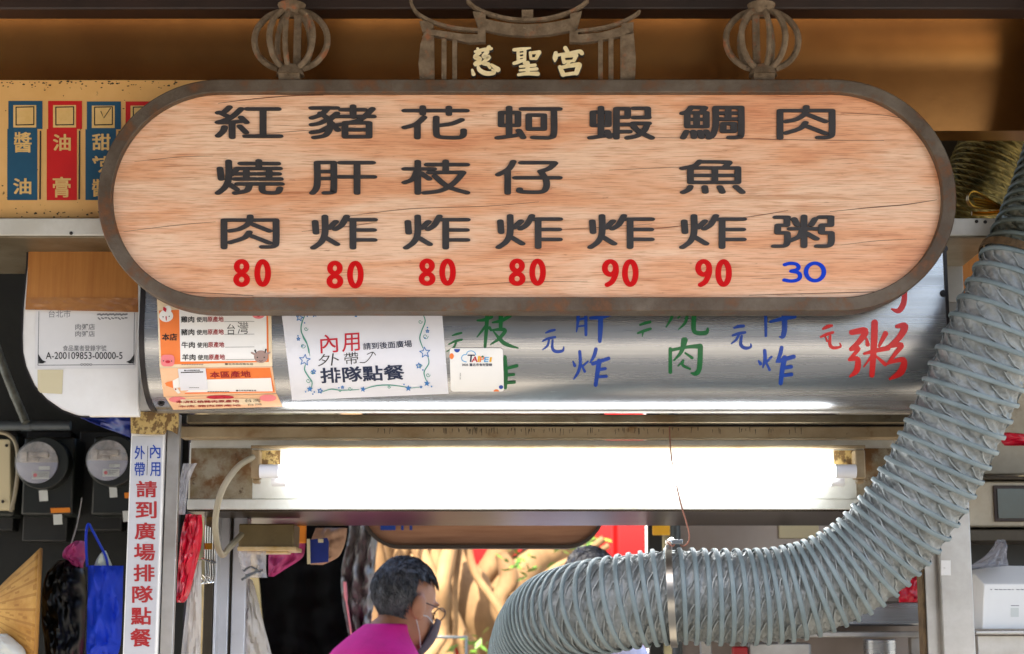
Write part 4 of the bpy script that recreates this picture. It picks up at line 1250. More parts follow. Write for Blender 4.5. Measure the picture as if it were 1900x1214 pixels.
for ch, q in (('外', (668, 180, 720, 248)), ('帶', (668, 262, 720, 332)), ('內', (745, 175, 797, 243)), ('用', (745, 262, 797, 332))):
    txt(mb, ch, q, fL, .0016, 0, .02)
stroke(mb, [(734, 182), (730, 326)], fL, w=2.5, h=.0016, mi=2, wall=False)
for ch, q in (('請', (677, 354, 779, 437)), ('到', (673, 455, 778, 541)), ('廣', (668, 560, 772, 646)), ('場', (665, 665, 770, 751)), ('排', (663, 768, 768, 854)), ('隊', (656, 874, 760, 960)), ('點', (650, 980, 752, 1069)), ('餐', (647, 1086, 752, 1178))):
    txt(mb, ch, q, fL, .0016, 1, .036)
obj('lettering', mb, ['bluepaint', 'darkred', 'blackprint'], lp, smooth=0)
mb = MB()
outt = [(242, 764), (331, 764), (330, 790), (328, 806), (318, 800), (309, 797), (304, 806), (270, 806), (243, 804)]
mb.prism([pl(PY - .011)(x, y, 0) for x, y in outt], (0, .008, 0))
obj('tape_wrap', mb, 'camo', lp)
mb = MB()
mb.pbox(258, 500, 330, 768, PY - .004, .003)
stroke(mb, [(258, 765, 3), (275, 766, 5), (290, 764, 5), (306, 767, 4), (322, 765, 2)], pl(PY - .005), h=.001, mi=1)
obj('upper_plate', mb, ['whitepaint', 'darkedge'], lp)

rp = thing('stall_post', (P(1780, 1000, .24).x, .30, 0), 'right steel post of the stall, passing behind the duct', 'post')
mb = MB()
a, b = P(1744, 1040, .24), P(1803, 1040, .24)
mb.box((a.x, .24, 0), (b.x, .30, P(1770, 560, .24).z))
obj('front_plate', mb, 'steel2', rp, bevel=.002)
mb = MB()
c_, d_ = P(1716, 1040, .26), P(1740, 1040, .26)
mb.box((c_.x, .262, 0), (d_.x, .31, P(1770, 700, .24).z))
mb.box((d_.x + .0004, .275, 0), (a.x - .0004, .30, P(1770, 700, .24).z), 1)
mb.box((c_.x - .006, .268, 0), (c_.x - .0004, .31, P(1770, 700, .24).z), 2)
obj('corner_channel', mb, ['steel2', 'darkedge', 'oldband'], rp, bevel=.0015)
mb = MB()
rect(mb, 1746, 1040, 1764, 1068, pl(.24), .001, 0, 1, 1)
obj('sticker_strip', mb, 'whitepaint', rp)
mb = MB()
mb.pbox(1762, 484, 1786, 700, .34, .05)
obj('steel_strip', mb, 'steel2', bevel=.002, label='narrow grey steel strip at the right end of the hood', cat='strip')
mb = MB()
mb.pbox(1776, 470, 1850, 760, .42, .02)
obj('board_panel', mb, 'cardboard', bevel=.002, label='orange brown board behind the duct, right of the hood', cat='board')

# ------------------------------------------------------------------ rails and lamp shelf under the hood
mb = MB()
mb.pbox(346, 769, 1700, 785, .36, .03)
obj('upper_rail', mb, 'greasy', bevel=.002, label='grey greasy rail directly under the hood', cat='rail')
mb = MB()
mb.pbox(335, 786, 1720, 795, .40, .03)  # solid dark strip standing in for the shaded gap between the rails
obj('gap_shade_strip', mb, 'darkbeam', bevel=.001, label='thin black strip painting the shade in the gap between the grey rail and the stained cream rail', cat='rail')
mb = MB()
a_, b_ = P(337, 814, .40), P(1712, 793, .40)
mb.box((a_.x, .385, a_.z), (b_.x, .43, b_.z))
random.seed(3)
for k in range(90):
    x = random.choice([random.uniform(700, 1260), random.uniform(820, 1000), random.uniform(1000, 1500)])
    y = random.uniform(793, 798)
    stroke(mb, [(x, y, random.uniform(.8, 2)), (x + random.uniform(-1.5, 1), y + random.uniform(4, 12), .7)], pl(.385), h=.0012, mi=1, wall=False)
obj('stained_rail', mb, ['stained', 'rail'], bevel=.002, label='cream rail with brown drip stains above the lamp', cat='rail')

YS = .44
shelf = thing('lamp_shelf', (0, .6, P(950, 985, .9).z), 'long steel tray shelf behind the lit tube lamp', 'shelf')
mb = MB()
zt_, zl_, zb_ = P(950, 817, YS).z, P(950, 926, YS).z, P(950, 946, YS).z
xa, xb = P(352, 880, YS).x, P(1660, 880, YS).x
mb.box((xa, YS, zl_), (xb, YS + .012, zt_))
mb.box((xa - .004, YS + .012, zb_ + .003), (xb, YS + .5, zt_ - .004))
obj('back_sheet', mb, 'reflector', shelf, bevel=.001)
mb = MB()
mb.box((xa - .002, YS - .008, zb_), (xb + .002, YS + .010, zl_ - .001))
obj('front_lip', mb, 'reflector', shelf, bevel=.0015)
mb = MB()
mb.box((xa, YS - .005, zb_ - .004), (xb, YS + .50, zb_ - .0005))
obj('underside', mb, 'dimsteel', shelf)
for x0, x1, y0, y1 in ((352, 470, 832, 926), (1590, 1660, 832, 926)):
    mb = MB()
    mb.pbox(x0, y0, x1, y1, YS - .003, .0025)
    obj('rust_patch', mb, 'rustpatch', shelf)

YT = .335
lamp = thing('tube_lamp', (0, YT, P(950, 890, YT).z), 'lit white fluorescent tube lamp on a rusty batten', 'lamp')
mb = MB()
a_, b_ = P(466, 862, YT + .03), P(1604, 829, YT + .03)
mb.box((a_.x, YT + .035, a_.z), (b_.x, YT + .075, b_.z))
obj('batten', mb, 'reflector', lamp, bevel=.002)
mb = MB()
mb.box((a_.x, YT + .020, b_.z - .004), (b_.x, YT + .0345, b_.z + .002))
obj('top_flange', mb, 'stained', lamp, bevel=.001)
for x0, x1 in ((468, 520), (1548, 1604)):
    mb = MB()
    mb.pbox(x0, 836, x1, 864, YT + .032, .0025)
    obj('rust_patch', mb, 'camo', lamp)
for x0, x1 in ((465, 482), (1588, 1605)):
    mb = MB()
    mb.pbox(x0, 834, x1, 888, YT - .008, .038)
    mb.pbox(x0 + 3, 888, x1 - 1, 897, YT + .004, .025)
    obj('lamp_holder', mb, 'stained', lamp, bevel=.003)
zc1 = P(950, 875, YT).z
zc2 = P(950, 893, YT + .035).z
for (yy, zc, xs_) in ((YT - .004, zc1, ((482, 1588), (518, 1549))), (YT + .022, zc2 + .002, ((505, 1565), (532, 1540)))):
    for (e0, e1) in ((xs_[0][0], xs_[1][0]), (xs_[1][1], xs_[0][1])):
        mb = MB()
        mb.cyl((P(e0, 875, yy).x, yy, zc), (P(e1, 875, yy).x, yy, zc), .0142, 20)
        o = obj('end_cap', mb, 'cap', lamp, bevel=.001)
    mb = MB()
    mb.cyl((P(xs_[1][0], 875, yy).x + .0003, yy, zc), (P(xs_[1][1], 875, yy).x - .0003, yy, zc), .0132, 20)
    obj('glass_tube', mb, 'tube', lamp)
mb = MB()
mb.tube(smooth_line([tuple(P(*p)) for p in ((470, 848, .33), (440, 868, .30), (412, 910, .28), (400, 960, .29), (402, 1005, .32), (412, 1030, .42), (424, 1018, .5), (448, 992, .58))], 6), .0065, 10)
obj('power_cable', mb, 'cable', label='grey power cable looping from the lamp down to the brown ballast box', cat='cable')
bal = thing('ballast_box', (P(492, 1020, .6).x, .65, P(492, 1020, .6).z), 'brown steel ballast box hanging under the lamp shelf', 'box')
mb = MB()
mb.pbox(442, 972, 546, 1016, .60, .10)
obj('body', mb, 'ballast', bal, bevel=.003)
mb = MB()
mb.pbox(440, 1014, 549, 1022, .595, .11)
mb.pbox(458, 1022, 534, 1027, .62, .06)
obj('rim', mb, 'ballastrim', bal, bevel=.002)
# ------------------------------------------------------------------ ducts
def duct(path, rad, pitch, name_mats, K=13, depth=.0090, fold=.0042, M_=165, per=12, ribw=.0047, skew=1.2, cr=.0015, cw=.95, seed=1, taper=None):
    """path: control points; pitch: rib spacing per control point -> (cloth mesh, rib mesh, frames)"""
    pts = smooth_line([tuple(p) + (q,) for p, q in zip(path, pitch)], 40)
    pos = [Vector(p[:3]) for p in pts]
    pit = [p[3] for p in pts]
    ph = [0]
    for i in range(1, len(pos)):
        ph.append(ph[-1] + (pos[i] - pos[i - 1]).length / ((pit[i] + pit[i - 1]) / 2))
    tan = [(pos[min(i + 1, len(pos) - 1)] - pos[max(i - 1, 0)]).normalized() for i in range(len(pos))]
    nr = [None] * len(pos)
    r0 = Vector((0, -1, 0))
    for i in range(len(pos)):
        r0 = (r0 - tan[i] * r0.dot(tan[i])).normalized()
        nr[i] = r0
    import bisect

    def frame(u):
        u = min(max(u, 0), ph[-1] - 1e-6)
        i = max(0, bisect.bisect_right(ph, u) - 1)
        i = min(i, len(pos) - 2)
        t = (u - ph[i]) / (ph[i + 1] - ph[i])
        return pos[i].lerp(pos[i + 1], t), nr[i].lerp(nr[i + 1], t).normalized(), tan[i].lerp(tan[i + 1], t).normalized()

    def pt(u, phi, r):
        c, n, t = frame(u)
        b = t.cross(n)
        return c + (n * math.cos(phi) + b * math.sin(phi)) * r
    turns = int(ph[-1]) - 1
    N = turns * per
    rnd = random.Random(seed)
    jit = [[rnd.uniform(-.22, .22) for _ in range(K + 1)] for _ in range(turns + 3)]
    vs = []
    for i in range(N + 1):
        f = (i % per) / per
        tr = i // per
        for j in range(M_):
            phi = 2 * math.pi * j / M_
            u = i / per + j / M_
            s1 = math.sin(math.pi * f)
            val = s1 ** .6
            kk = K * j / M_ + skew * f + rnd_phase(tr, seed)
            kk += jit[tr][int(kk) % (K + 1)]
            fr = kk - math.floor(kk)
            saw = fr / .62 if fr < .62 else (1 - fr) / .38          # lopsided ridge
            ridge = max(0, saw) ** 2.6
            nn = noise.noise(Vector((phi * 9, u * 5.0, seed))) * .0024 + noise.noise(Vector((phi * 22, u * 9.0, seed + 5))) * .0014
            r = rad - depth * val + (fold * ridge + nn) * s1 ** .8
            vs.append(pt(u, phi, r))
    fs = []
    for i in range(N):
        for j in range(M_):
            k = j + 1
            if k < M_:
                fs.append((i * M_ + j, i * M_ + k, (i + 1) * M_ + k, (i + 1) * M_ + j))
            elif i + per + 1 <= N:
                fs.append((i * M_ + j, (i + per) * M_, (i + per + 1) * M_, (i + 1) * M_ + j))
    cloth = MB().add(vs, fs)
    # sharp creases of the cloth between one rib and the next
    for tr in range(turns):
        for q in range(K):
            k0 = (q + .5 + rnd_phase(tr, seed) + jit[tr][q] * .8) / K
            cp = []
            for f, dk in ((.10, .42), (.22, .30), (.30, .04), (.52, -.22), (.74, -.46), (.80, -.40), (.92, -.62)):
                kp = k0 + (dk + rnd.uniform(-.07, .07)) * cw / K
                phi = 2 * math.pi * (kp % 1)
                u = tr + f + (kp % 1)
                cp.append(tuple(pt(u, phi, rad - depth * math.sin(math.pi * f) ** .6 + cr * .9 + .0026 * math.sin(math.pi * f))))
            if (k0 + .6 * cw / K) % 1 < (k0 - .8 * cw / K) % 1:
                continue
            cloth.tube(cp, [cr * .5, cr, cr * 1.1, cr, cr, cr * .9, cr * .4], 5, 1)
    rib = MB()
    path_, nrm_, tg = [], [], []
    for k in range(turns * 72):
        u = k / 72
        phi = 2 * math.pi * (k % 72) / 72
        c, n, t = frame(u)
        b = t.cross(n)
        e = n * math.cos(phi) + b * math.sin(phi)
        path_.append(c + e * (rad + .0006 + .0009 * noise.noise(Vector((k * .13, seed, 2)))))
        nrm_.append(e)
        tg.append(t)
    prof = [(-1, -.5), (-.85, .12), (-.4, .32), (.4, .32), (.85, .12), (1, -.5)]
    vs, fs = [], []
    for p, e, t in zip(path_, nrm_, tg):
        for a, h in prof:
            vs.append(p + t * (a * ribw) + e * (h * .0045))
    m = len(prof)
    for i in range(len(path_) - 1):
        for j in range(m - 1):
            fs.append((i * m + j, i * m + j + 1, (i + 1) * m + j + 1, (i + 1) * m + j))
        fs.append((i * m + m - 1, i * m, (i + 1) * m, (i + 1) * m + m - 1))
    rib.add(vs, fs)
    return cloth, rib, frame, ph

def rnd_phase(t, seed):
    return .5 * (t % 2) + .13 * math.sin(t * 1.7 + seed)

def clampband(mb, frame, u, rad, half, mi=0, th=.0015, n=48):
    c, nrm, t = frame(u)
    b = t.cross(nrm)
    vs, fs = [], []
    for a, h in ((-half, 0), (-half, th), (half, th), (half, 0)):
        for j in range(n):
            ph_ = 2 * math.pi * j / n
            vs.append(c + t * a + (nrm * math.cos(ph_) + b * math.sin(ph_)) * (rad + h))
    for r in range(4):
        q = (r + 1) % 4
        for j in range(n):
            k = (j + 1) % n
            fs.append((r * n + j, r * n + k, q * n + k, q * n + j))
    mb.add(vs, fs, mi)

dp = [((984, 1330), .62, .016), ((982, 1255), .54, .016), ((994, 1190), .42, .016), ((1022, 1152), .30, .016), ((1070, 1134), .205, .0185), ((1140, 1120), .155, .020), ((1240, 1107), .135, .0215), ((1340, 1108), .13, .0215), ((1430, 1106), .13, .0205),
      ((1510, 1090), .125, .0205), ((1590, 1050), .115, .0225), ((1650, 995), .10, .0245), ((1700, 930), .08, .027), ((1745, 850), .06, .029), ((1785, 765), .04, .0305), ((1820, 680), .02, .032), ((1860, 590), .0, .033), ((1905, 500), -.01, .030), ((1950, 400), .0, .022), ((1985, 300), .01, .020), ((2015, 180), .02, .020), ((2040, 60), .02, .022), ((2050, -80), .02, .022)]
DR = .0905
cloth, rib, frm, ph = duct([P(p[0], p[1], y) for p, y, _ in dp], DR, [q for _, _, q in dp], None)
du = thing('flexible_duct', P(1240, 1200, .13), 'large pale grey spiral ribbed flexible duct curving in front of the lamp', 'duct')


def u_at(px):           # phase where the duct axis crosses a photo column, on the lower run
    best = min(range(400), key=lambda k: abs(project(frm(ph[-1] * k / 400)[0])[0] - px) + (1e6 if k < 70 else 0))
    return ph[-1] * best / 400

def u_at_y(py):
    best = min(range(200, 400), key=lambda k: abs(project(frm(ph[-1] * k / 400)[0])[1] - py))
    return ph[-1] * best / 400
uc2 = u_at_y(492)
N_ = int(uc2 * 72) * 6
for i, f in enumerate(rib.f):
    if min(f) > N_:
        rib.m[i] = 1
cc = frm(uc2)
for i, f in enumerate(cloth.f):
    if (Vector(cloth.v[f[0]]) - cc[0]).dot(cc[2]) > 0 and cloth.v[f[0]][0] > .5:
        cloth.m[i] = 2
obj('cloth_sleeve', cloth, ['ductfabric', 'ductcrease_lit', 'grimecloth'], du, smooth=50)
obj('spiral_rib', rib, ['ductrib', 'grimerib'], du, smooth=50)
mb = MB()
uc = u_at(1243)
clampband(mb, frm, uc, DR + .0048, .0066)
c, n_, t_ = frm(uc)
top = c + Vector((0, -.006, DR + .0035))
bnd = obj('clamp_band', mb, 'bandsteel', du, bevel=.0004)
mb = MB()
mb.cyl(top + Vector((-.006, -.010, .006)), top + Vector((.002, .012, .012)), .007, 12)
mb.box(tuple(top + Vector((-.008, -.010, .004))), tuple(top + Vector((.022, .006, .013))))
obj('screw_housing', mb, 'chrome', bnd, bevel=.001)
mb = MB()
uc2 = u_at_y(492)
clampband(mb, frm, uc2, DR + .003, .0075, th=.003)
obj('clamp_band', mb, 'oldband', du, bevel=.0005, label='rusty brown clamp on the upper part of the duct')
hk = top + Vector((.012, 0, .010))
hang = [tuple(P(1242, 792, .375)), tuple(P(1244, 830, .30)), tuple(P(1249, 870, .24)), tuple(P(1262, 930, .16)), tuple(P(1275, 975, .13)), tuple(P(1279, 995, .125)), tuple(P(1276, 1008, .125)), tuple(P(1266, 1014, .125)), tuple(hk), tuple(P(1248, 1014, .115)), tuple(P(1238, 1006, .11))]
mb = MB()
mb.tube(smooth_line(hang, 4), .0016, 6)
obj('hanging_wire', mb, 'copper', label='thin coppery wire holding up the duct clamp', cat='wire')

op = [((1752, 640), .62, .012), ((1768, 520), .60, .012), ((1792, 410), .58, .012), ((1826, 320), .57, .012), ((1862, 240), .58, .012), ((1900, 150), .60, .012), ((1940, 40), .62, .012), ((1960, -80), .64, .012)]
cl2, rb2, fr2, ph2 = duct([P(p[0] + 6, p[1], y) for p, y, _ in op], .086, [q for _, _, q in op], None, K=22, depth=.004, fold=.005, M_=110, per=6, ribw=.0022, seed=4, cr=.0008)
d2 = thing('flexible_duct', P(1770, 470, .34), 'dark greasy brown-green duct behind the right end of the menu sign', 'duct')
obj('cloth_sleeve', cl2, ['olddduct', 'olddrib'], d2, smooth=60)
obj('spiral_rib', rb2, 'olddrib', d2, smooth=60)
# gilt foil loop, folded
mb = MB()
Yg = .16
lp_ = [(1872, 392), (1850, 383), (1822, 366), (1806, 359), (1797, 364), (1796, 376), (1804, 386), (1822, 390), (1845, 391), (1872, 394)]
path = smooth_line([tuple(P(x, y, Yg)) for x, y in lp_], 5)
vs, fs = [], []
for p in path:
    vs += [(p[0], p[1] - .010, p[2]), (p[0], p[1] + .012, p[2] + .004), (p[0], p[1] + .012, p[2] + .007), (p[0], p[1] - .010, p[2] + .003)]
for i in range(len(path) - 1):
    for j in range(4):
        fs.append((4 * i + j, 4 * i + (j + 1) % 4, 4 * i + 4 + (j + 1) % 4, 4 * i + 4 + j))
mb.add(vs, fs)
for k, dy in enumerate((370, 375, 380)):
    mb.tube(smooth_line([tuple(P(1806 + k * 2, dy - 1, Yg + .004)), tuple(P(1830, dy + 3, Yg)), tuple(P(1874, 391 + k * .6, Yg))], 4), .0030, 6)
mb.tube([tuple(P(1803, 396, Yg + .01)), tuple(P(1830, 397, Yg + .01)), tuple(P(1860, 394, Yg + .01))], .0045, 8)
obj('foil_loop', mb, 'brass', label='folded gilt foil loop lying on the white shelf beside the duct', cat='foil')

# ------------------------------------------------------------------ left background: wall, meters, pipes, bags
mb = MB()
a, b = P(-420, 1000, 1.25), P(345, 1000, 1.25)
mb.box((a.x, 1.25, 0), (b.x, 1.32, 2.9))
obj('side_wall', mb, 'darkwall', label='dark board wall behind the electricity meters', cat='wall')
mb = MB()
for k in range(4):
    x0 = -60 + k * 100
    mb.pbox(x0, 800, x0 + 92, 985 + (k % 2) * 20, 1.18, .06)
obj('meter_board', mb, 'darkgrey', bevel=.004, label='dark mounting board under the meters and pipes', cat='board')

def meter(cx, cy, r, box, tags):
    t = thing('electricity_meter', P(cx, box[3], 1.1), None, None)
    Y = 1.06
    mb = MB()
    mb.pbox(box[0], box[1], box[2], box[3], Y, .10)
    obj('body', mb, 'meterbody', t, bevel=.006)
    ax = P(cx, cy, Y)
    R0 = r / FPX * (ax - CAM).dot(FW)
    mb = MB()
    mb.cyl((ax.x + R0 * .20, Y - .045, ax.z), (ax.x + R0 * .20, Y + .01, ax.z), R0 * 1.25, 40)
    obj('collar', mb, 'meterbody', t, bevel=.003)
    mb = MB()
    yf = Y - .05
    a = ax
    mb.prism([(a.x + R0 * .98 * math.cos(R(g)), yf, a.z + R0 * .98 * math.sin(R(g))) for g in range(180, 361, 9)], (0, .004, 0), 0)
    mb.prism([(a.x + R0 * .98 * math.cos(R(g)), yf, a.z + R0 * .98 * math.sin(R(g))) for g in range(0, 181, 9)], (0, .004, 0), 1)
    for (x0, z0, x1, z1) in ((-.35, .25, .55, .45), (-.75, .05, -.45, .5), (-.2, .06, .1, .18)):
        mb.box((a.x + R0 * x0, yf - .012, a.z + R0 * z0), (a.x + R0 * x1, yf, a.z + R0 * z1), 1)
    mb.box((a.x - R0 * .2, yf - .002, a.z - R0 * .78), (a.x + R0 * .6, yf, a.z - R0 * .42), 2)
    mb.cyl((a.x - R0 * .05, yf - .002, a.z - R0 * .60), (a.x - R0 * .05, yf - .0032, a.z - R0 * .60), R0 * .09, 12, 3)
    for q in range(3):
        mb.box((a.x + R0 * .12, yf - .0030, a.z - R0 * (.52 + q * .08)), (a.x + R0 * (.54 - .1 * q), yf - .0021, a.z - R0 * (.49 + q * .08)), 4)
    mb.box((a.x + R0 * .1, yf - .002, a.z - R0 * .34), (a.x + R0 * .62, yf, a.z - R0 * .18), 2)
    obj('dial', mb, ['meterface', 'metertop', 'tagwhite', 'crimson', 'greyprint'], t)
    mb = MB()
    mb.ellipsoid((a.x, yf - .006, a.z), (R0, .05, R0), 32, 16, 0, None, lambda p, q: Vector((q.x, min(q.y, .004), q.z)))
    obj('glass_dome', mb, 'meterglass', t)
    for (x, y, w, h, m_) in tags:
        mb = MB()
        mb.prism([P(x + dx * w / 2 + dy * .6, y + dy * h / 2 - dx * .5, Y - .004 - .002) for dx, dy in ((-1, -1), (1, -1), (1, 1), (-1, 1))], (0, .003, 0))
        obj('tag', mb, m_, t)
    return t
tag(meter(79, 862, 39, (38, 811, 140, 956), [(80.5, 920, 16, 20, 'tagwhite'), (112, 947, 36, 9, 'tagorange'), (107, 964, 16, 19, 'tagwhite')]), 'round glass electricity meter, left of the two, with an orange tag', 'electricity meter', 'electricity meters on the dark wall')
tag(meter(208, 858, 38, (168, 810, 268, 956), [(210, 913, 14, 20, 'tagwhite'), (240, 919, 18, 10, 'tagorange'), (236, 958, 16, 20, 'tagwhite')]), 'round glass electricity meter partly hidden by the left steel post', 'electricity meter', 'electricity meters on the dark wall')
sb = thing('switch_box', P(-10, 946, 1.0), 'cream faced switch box at the left edge beside the meters', 'switch box')
mb = MB()
mb.pbox(-60, 806, 32, 958, 1.10, .09)
obj('body', mb, 'meterbody', sb, bevel=.006)
mb = MB()
mb.prism([P(x, y, 1.06) for x, y in rrect(-50, 815, 19, 946, 5)], (0, .04, 0))
for (x, y) in ((12, 827), (5, 931)):
    mb.cyl(P(x, y, 1.061), P(x, y, 1.054), .004, 10, 1)
obj('cover', mb, ['labelbeige', 'darkedge'], sb, bevel=.002)
mb = MB()
mb.tube(smooth_line([tuple(P(*p)) for p in ((-20, 800, 1.03), (14, 806, 1.03), (30, 826, 1.03), (33, 870, 1.03), (28, 915, 1.03), (20, 950, 1.03))], 5), .005, 8)
obj('meter_cable', mb, 'cable', label='thin grey cable curling round the cream switch box', cat='cable')
mb = MB()
mb.cyl(P(-80, 790, .98), P(131, 790, .98), .0115, 16)
mb.cyl(P(40, 790, .98), P(58, 790, .98), .0135, 16)
obj('conduit_pipe', mb, 'pipe', label='grey horizontal conduit pipe above the meters', cat='pipe')
mb = MB()
pp = smooth_line([tuple(P(*p)) for p in ((-30, 560, 1.0), (-8, 640, .99), (18, 712, .97), (38, 760, .96), (48, 784, .955))], 8)
mb.tube(pp, [.0105 + .0016 * noise.noise(Vector((i * .6, 0, 0))) for i in range(len(pp))], 12)
obj('wrapped_pipe', mb, 'tarptape', label='slanting pipe wrapped in silvery tape, left of the rounded panel', cat='pipe')
mb = MB()
mb.grid(lambda u, v: P(150 + 100 * u, 768 + (8 + 40 * u) * v, .80) + Vector((0, .03 * math.sin(u * 5) + .01 * noise.noise(Vector((u * 5, v * 4, 2))), 0)), 16, 8)
obj('purple_cloth', mb, 'tagblue', solid=.002, label='dark purple cloth corner showing beside the left post, below the rounded panel', cat='cloth')

# conical straw hat hung on its side
hat = thing('straw_hat', P(40, 1240, .8), 'conical woven straw hat hanging on its side', 'hat')
ap, ctr = P(-40, 1130, .745), P(69, 1130, .778)
axis = (ctr - ap)
ex = axis.normalized()
e1 = Vector((0, 0, 1)) - ex * ex.z
e1.normalize()
e2 = ex.cross(e1)
Rh = 109 / FPX * (ctr - CAM).dot(FW)
mb = MB()
n = 120
rings = 14
vs, fs = [], []
for i in range(rings + 1):
    t = i / rings
    for j in range(n):
        a = 2 * math.pi * j / n
        rr = Rh * t * (1 + .012 * math.sin(j * 2.6) * t + .01 * noise.noise(Vector((j * .9, t * 3, 1))))
        vs.append(ap + ex * (axis.length * (t ** 1.06)) + (e1 * math.cos(a) + e2 * math.sin(a)) * rr + ex * (.0015 * math.sin(j * math.pi)))
for i in range(rings):
    for j in range(n):
        fs.append((i * n + j, i * n + (j + 1) % n, (i + 1) * n + (j + 1) % n, (i + 1) * n + j))
mb.add(vs, fs)
for k, f_ in enumerate(fs):
    if (k % n) % 5 == 0 or random.random() < .12:
        mb.m[k] = 1
obj('cone', mb, ['straw', 'straw2'], hat, solid=.003, smooth=30)
mb = MB()
mb.tube([ctr + ex * .002 + (e1 * math.cos(2 * math.pi * j / 60) + e2 * math.sin(2 * math.pi * j / 60)) * Rh for j in range(61)], .0045, 8)
obj('rim', mb, 'straw2', hat)

def bag(name, mat_, outline, Y, th, label, cat, bumps=.012, n=18, seed=0, solid=0):
    """soft bag: a pillow over a pixel outline given as left/right edges per row"""
    rows = smooth_line(outline, 5)
    mb = MB()
    nr_, nc = len(rows), n
    for side in (-1, 1):
        vs = []
        for i, (y, xl, xr) in enumerate(rows):
            for j in range(nc + 1):
                u = j / nc
                x = xl + (xr - xl) * u
                edge = max(0, 1 - (2 * u - 1) ** 2) ** .5
                ends = min(1, i / 3, (nr_ - 1 - i) / 3)
                k = th * edge * (.35 + .65 * ends)
                w = bumps * edge * (noise.noise(Vector((u * 5 + seed, i * .35, seed * 1.7))) + .5 * noise.noise(Vector((u * 12, i * .8, seed + 4))))
                p = P(x, y, Y)
                p.y += side * (k * .5 + .0005) + w
                vs.append(p)
        fs = [(i * (nc + 1) + j, i * (nc + 1) + j + 1, (i + 1) * (nc + 1) + j + 1, (i + 1) * (nc + 1) + j) for i in range(nr_ - 1) for j in range(nc)]
        mb.add(vs, fs)
    return obj(name, mb, mat_, smooth=70, label=label, cat=cat)
tote = bag('tote_bag', 'bluebag', [(1050, 163, 229), (1090, 163, 228), (1130, 162, 227), (1180, 161, 225), (1204, 160, 222), (1230, 162, 214)], .80, .05, 'blue cloth tote bag hanging beside the left post', 'bag', .022, seed=2)
ORIG[tote.name] = Vector(tote.location)
mb = MB()
for pts in ([(162, 1052), (160, 1020), (160, 990), (164, 972), (172, 985), (184, 1008), (196, 1032), (200, 1050)],):
    path = smooth_line([tuple(P(x, y, .80)) for x, y in pts], 5)
    mb.tube(path, .0075, 8, flat=.35)
obj('handle', mb, 'bluebag', tote)
bag('hand_towel', 'greenwhite', [(1022, 192, 196), (1035, 181, 202), (1050, 175, 208), (1062, 174, 209)], .815, .03, 'white towel with green marks tucked in the blue tote bag', 'towel', .006, seed=5)
bag('rubbish_bag', 'blackbag', [(1040, 110, 150), (1070, 88, 158), (1110, 78, 160), (1150, 80, 158), (1190, 84, 156), (1230, 90, 150), (1260, 96, 148)], .86, .12, 'shiny black plastic bag between the straw hat and the blue tote bag', 'bag', .03, 26, seed=3)
bag('cloth_bundle', 'pinkcloth', [(1004, 140, 156), (1018, 122, 158), (1034, 116, 158), (1042, 130, 156), (1054, 134, 154)], .845, .05, 'small pink bundle on top of the black plastic bag', 'cloth', .014, seed=7)
bag('plastic_bag', 'tagwhite', [(1176, -30, 12), (1190, -30, 30), (1206, -30, 46), (1230, -30, 50)], .70, .06, 'white plastic bag in the bottom left corner below the hat', 'bag', .014, seed=8)
mb = MB()
mb.tube(smooth_line([tuple(P(*p)) for p in ((152, 925, 1.0), (146, 960, .95), (140, 985, .9), (132, 1010, .87))], 5), .002, 6)
obj('bag_string', mb, 'plastic2', label='thin pale string above the pink bundle', cat='string')

# ------------------------------------------------------------------ between the left post and the interior
bag('red_bag', 'redbag', [(955, 345, 374), (985, 338, 376), (1020, 333, 372), (1060, 330, 362), (1100, 329, 352), (1118, 328, 342)], .42, .05, 'red plastic bag hanging behind the left post', 'bag', .018, seed=11)
bag('clear_bag', 'plastic', [(860, 340, 366), (890, 334, 352), (930, 332, 346), (955, 331, 344)], .40, .03, 'clear plastic bag bunched above the red bag', 'bag', .012, seed=12)
bag('clear_bag', 'plastic2', [(1040, 356, 374), (1090, 350, 374), (1140, 344, 374), (1214, 336, 372), (1260, 334, 372)], .46, .03, 'cloudy plastic bag hanging below the red bag', 'bag', .012, seed=13)
mb = MB()
for (x0, x1, Y, d, mi) in ((378, 396, .62, .05, 1), (397, 402, .615, .05, 0), (402, 424, .66, .06, 0), (425, 430, .67, .06, 1), (430, 456, .66, .06, 0)):
    a, b = P(x0, 1100, Y), P(x1, 1100, Y)
    mb.box((a.x, Y, 0), (b.x, Y + d, P(400, 945, Y).z), mi)
obj('inner_post', mb, ['postin', 'rail'], bevel=.002, label='pale inner post with a dark slot behind the hook bundle', cat='post')
mb = MB()
rnd = random.Random(5)
for k in range(5):
    x = 381 + k * 4.4
    Y = .46 + .010 * (k % 3)
    hx = 356 + k * 7.5
    path = smooth_line([tuple(P(x + 1, 975 + k * 2, Y)), tuple(P(x, 1035, Y)), tuple(P(x + 1, 1066, Y)), tuple(P(x - 2, 1080, Y)), tuple(P((x + hx) / 2 - 1, 1084 - k, Y - .004)), tuple(P(hx + 3, 1076 - k, Y - .008)), tuple(P(hx - 3, 1062 + k * 1.5, Y - .010))], 6)
    mb.tube(path, .0015, 7)
path = [tuple(P(374 + i * 3, 1036 + i * .9 + rnd.uniform(-1, 1), .452)) for i in range(10)]
mb.tube(path, .0024, 6)
mb.tube([tuple(P(381, 950, .47)), tuple(P(379, 1040, .46))], .0016, 6)
mb.box(tuple(P(380, 1008, .455)), tuple(P(396, 1020, .47)), 1)
obj('hook_bundle', mb, ['chrome', 'brass'], label='bundle of chrome wire hooks hanging by the left post', cat='hooks')
bag('clear_bag', 'plastic', [(1014, 440, 494), (1040, 444, 494), (1060, 450, 494), (1072, 458, 496)], .62, .03, 'crumpled clear plastic bag hanging under the ballast box', 'bag', .016, seed=15)
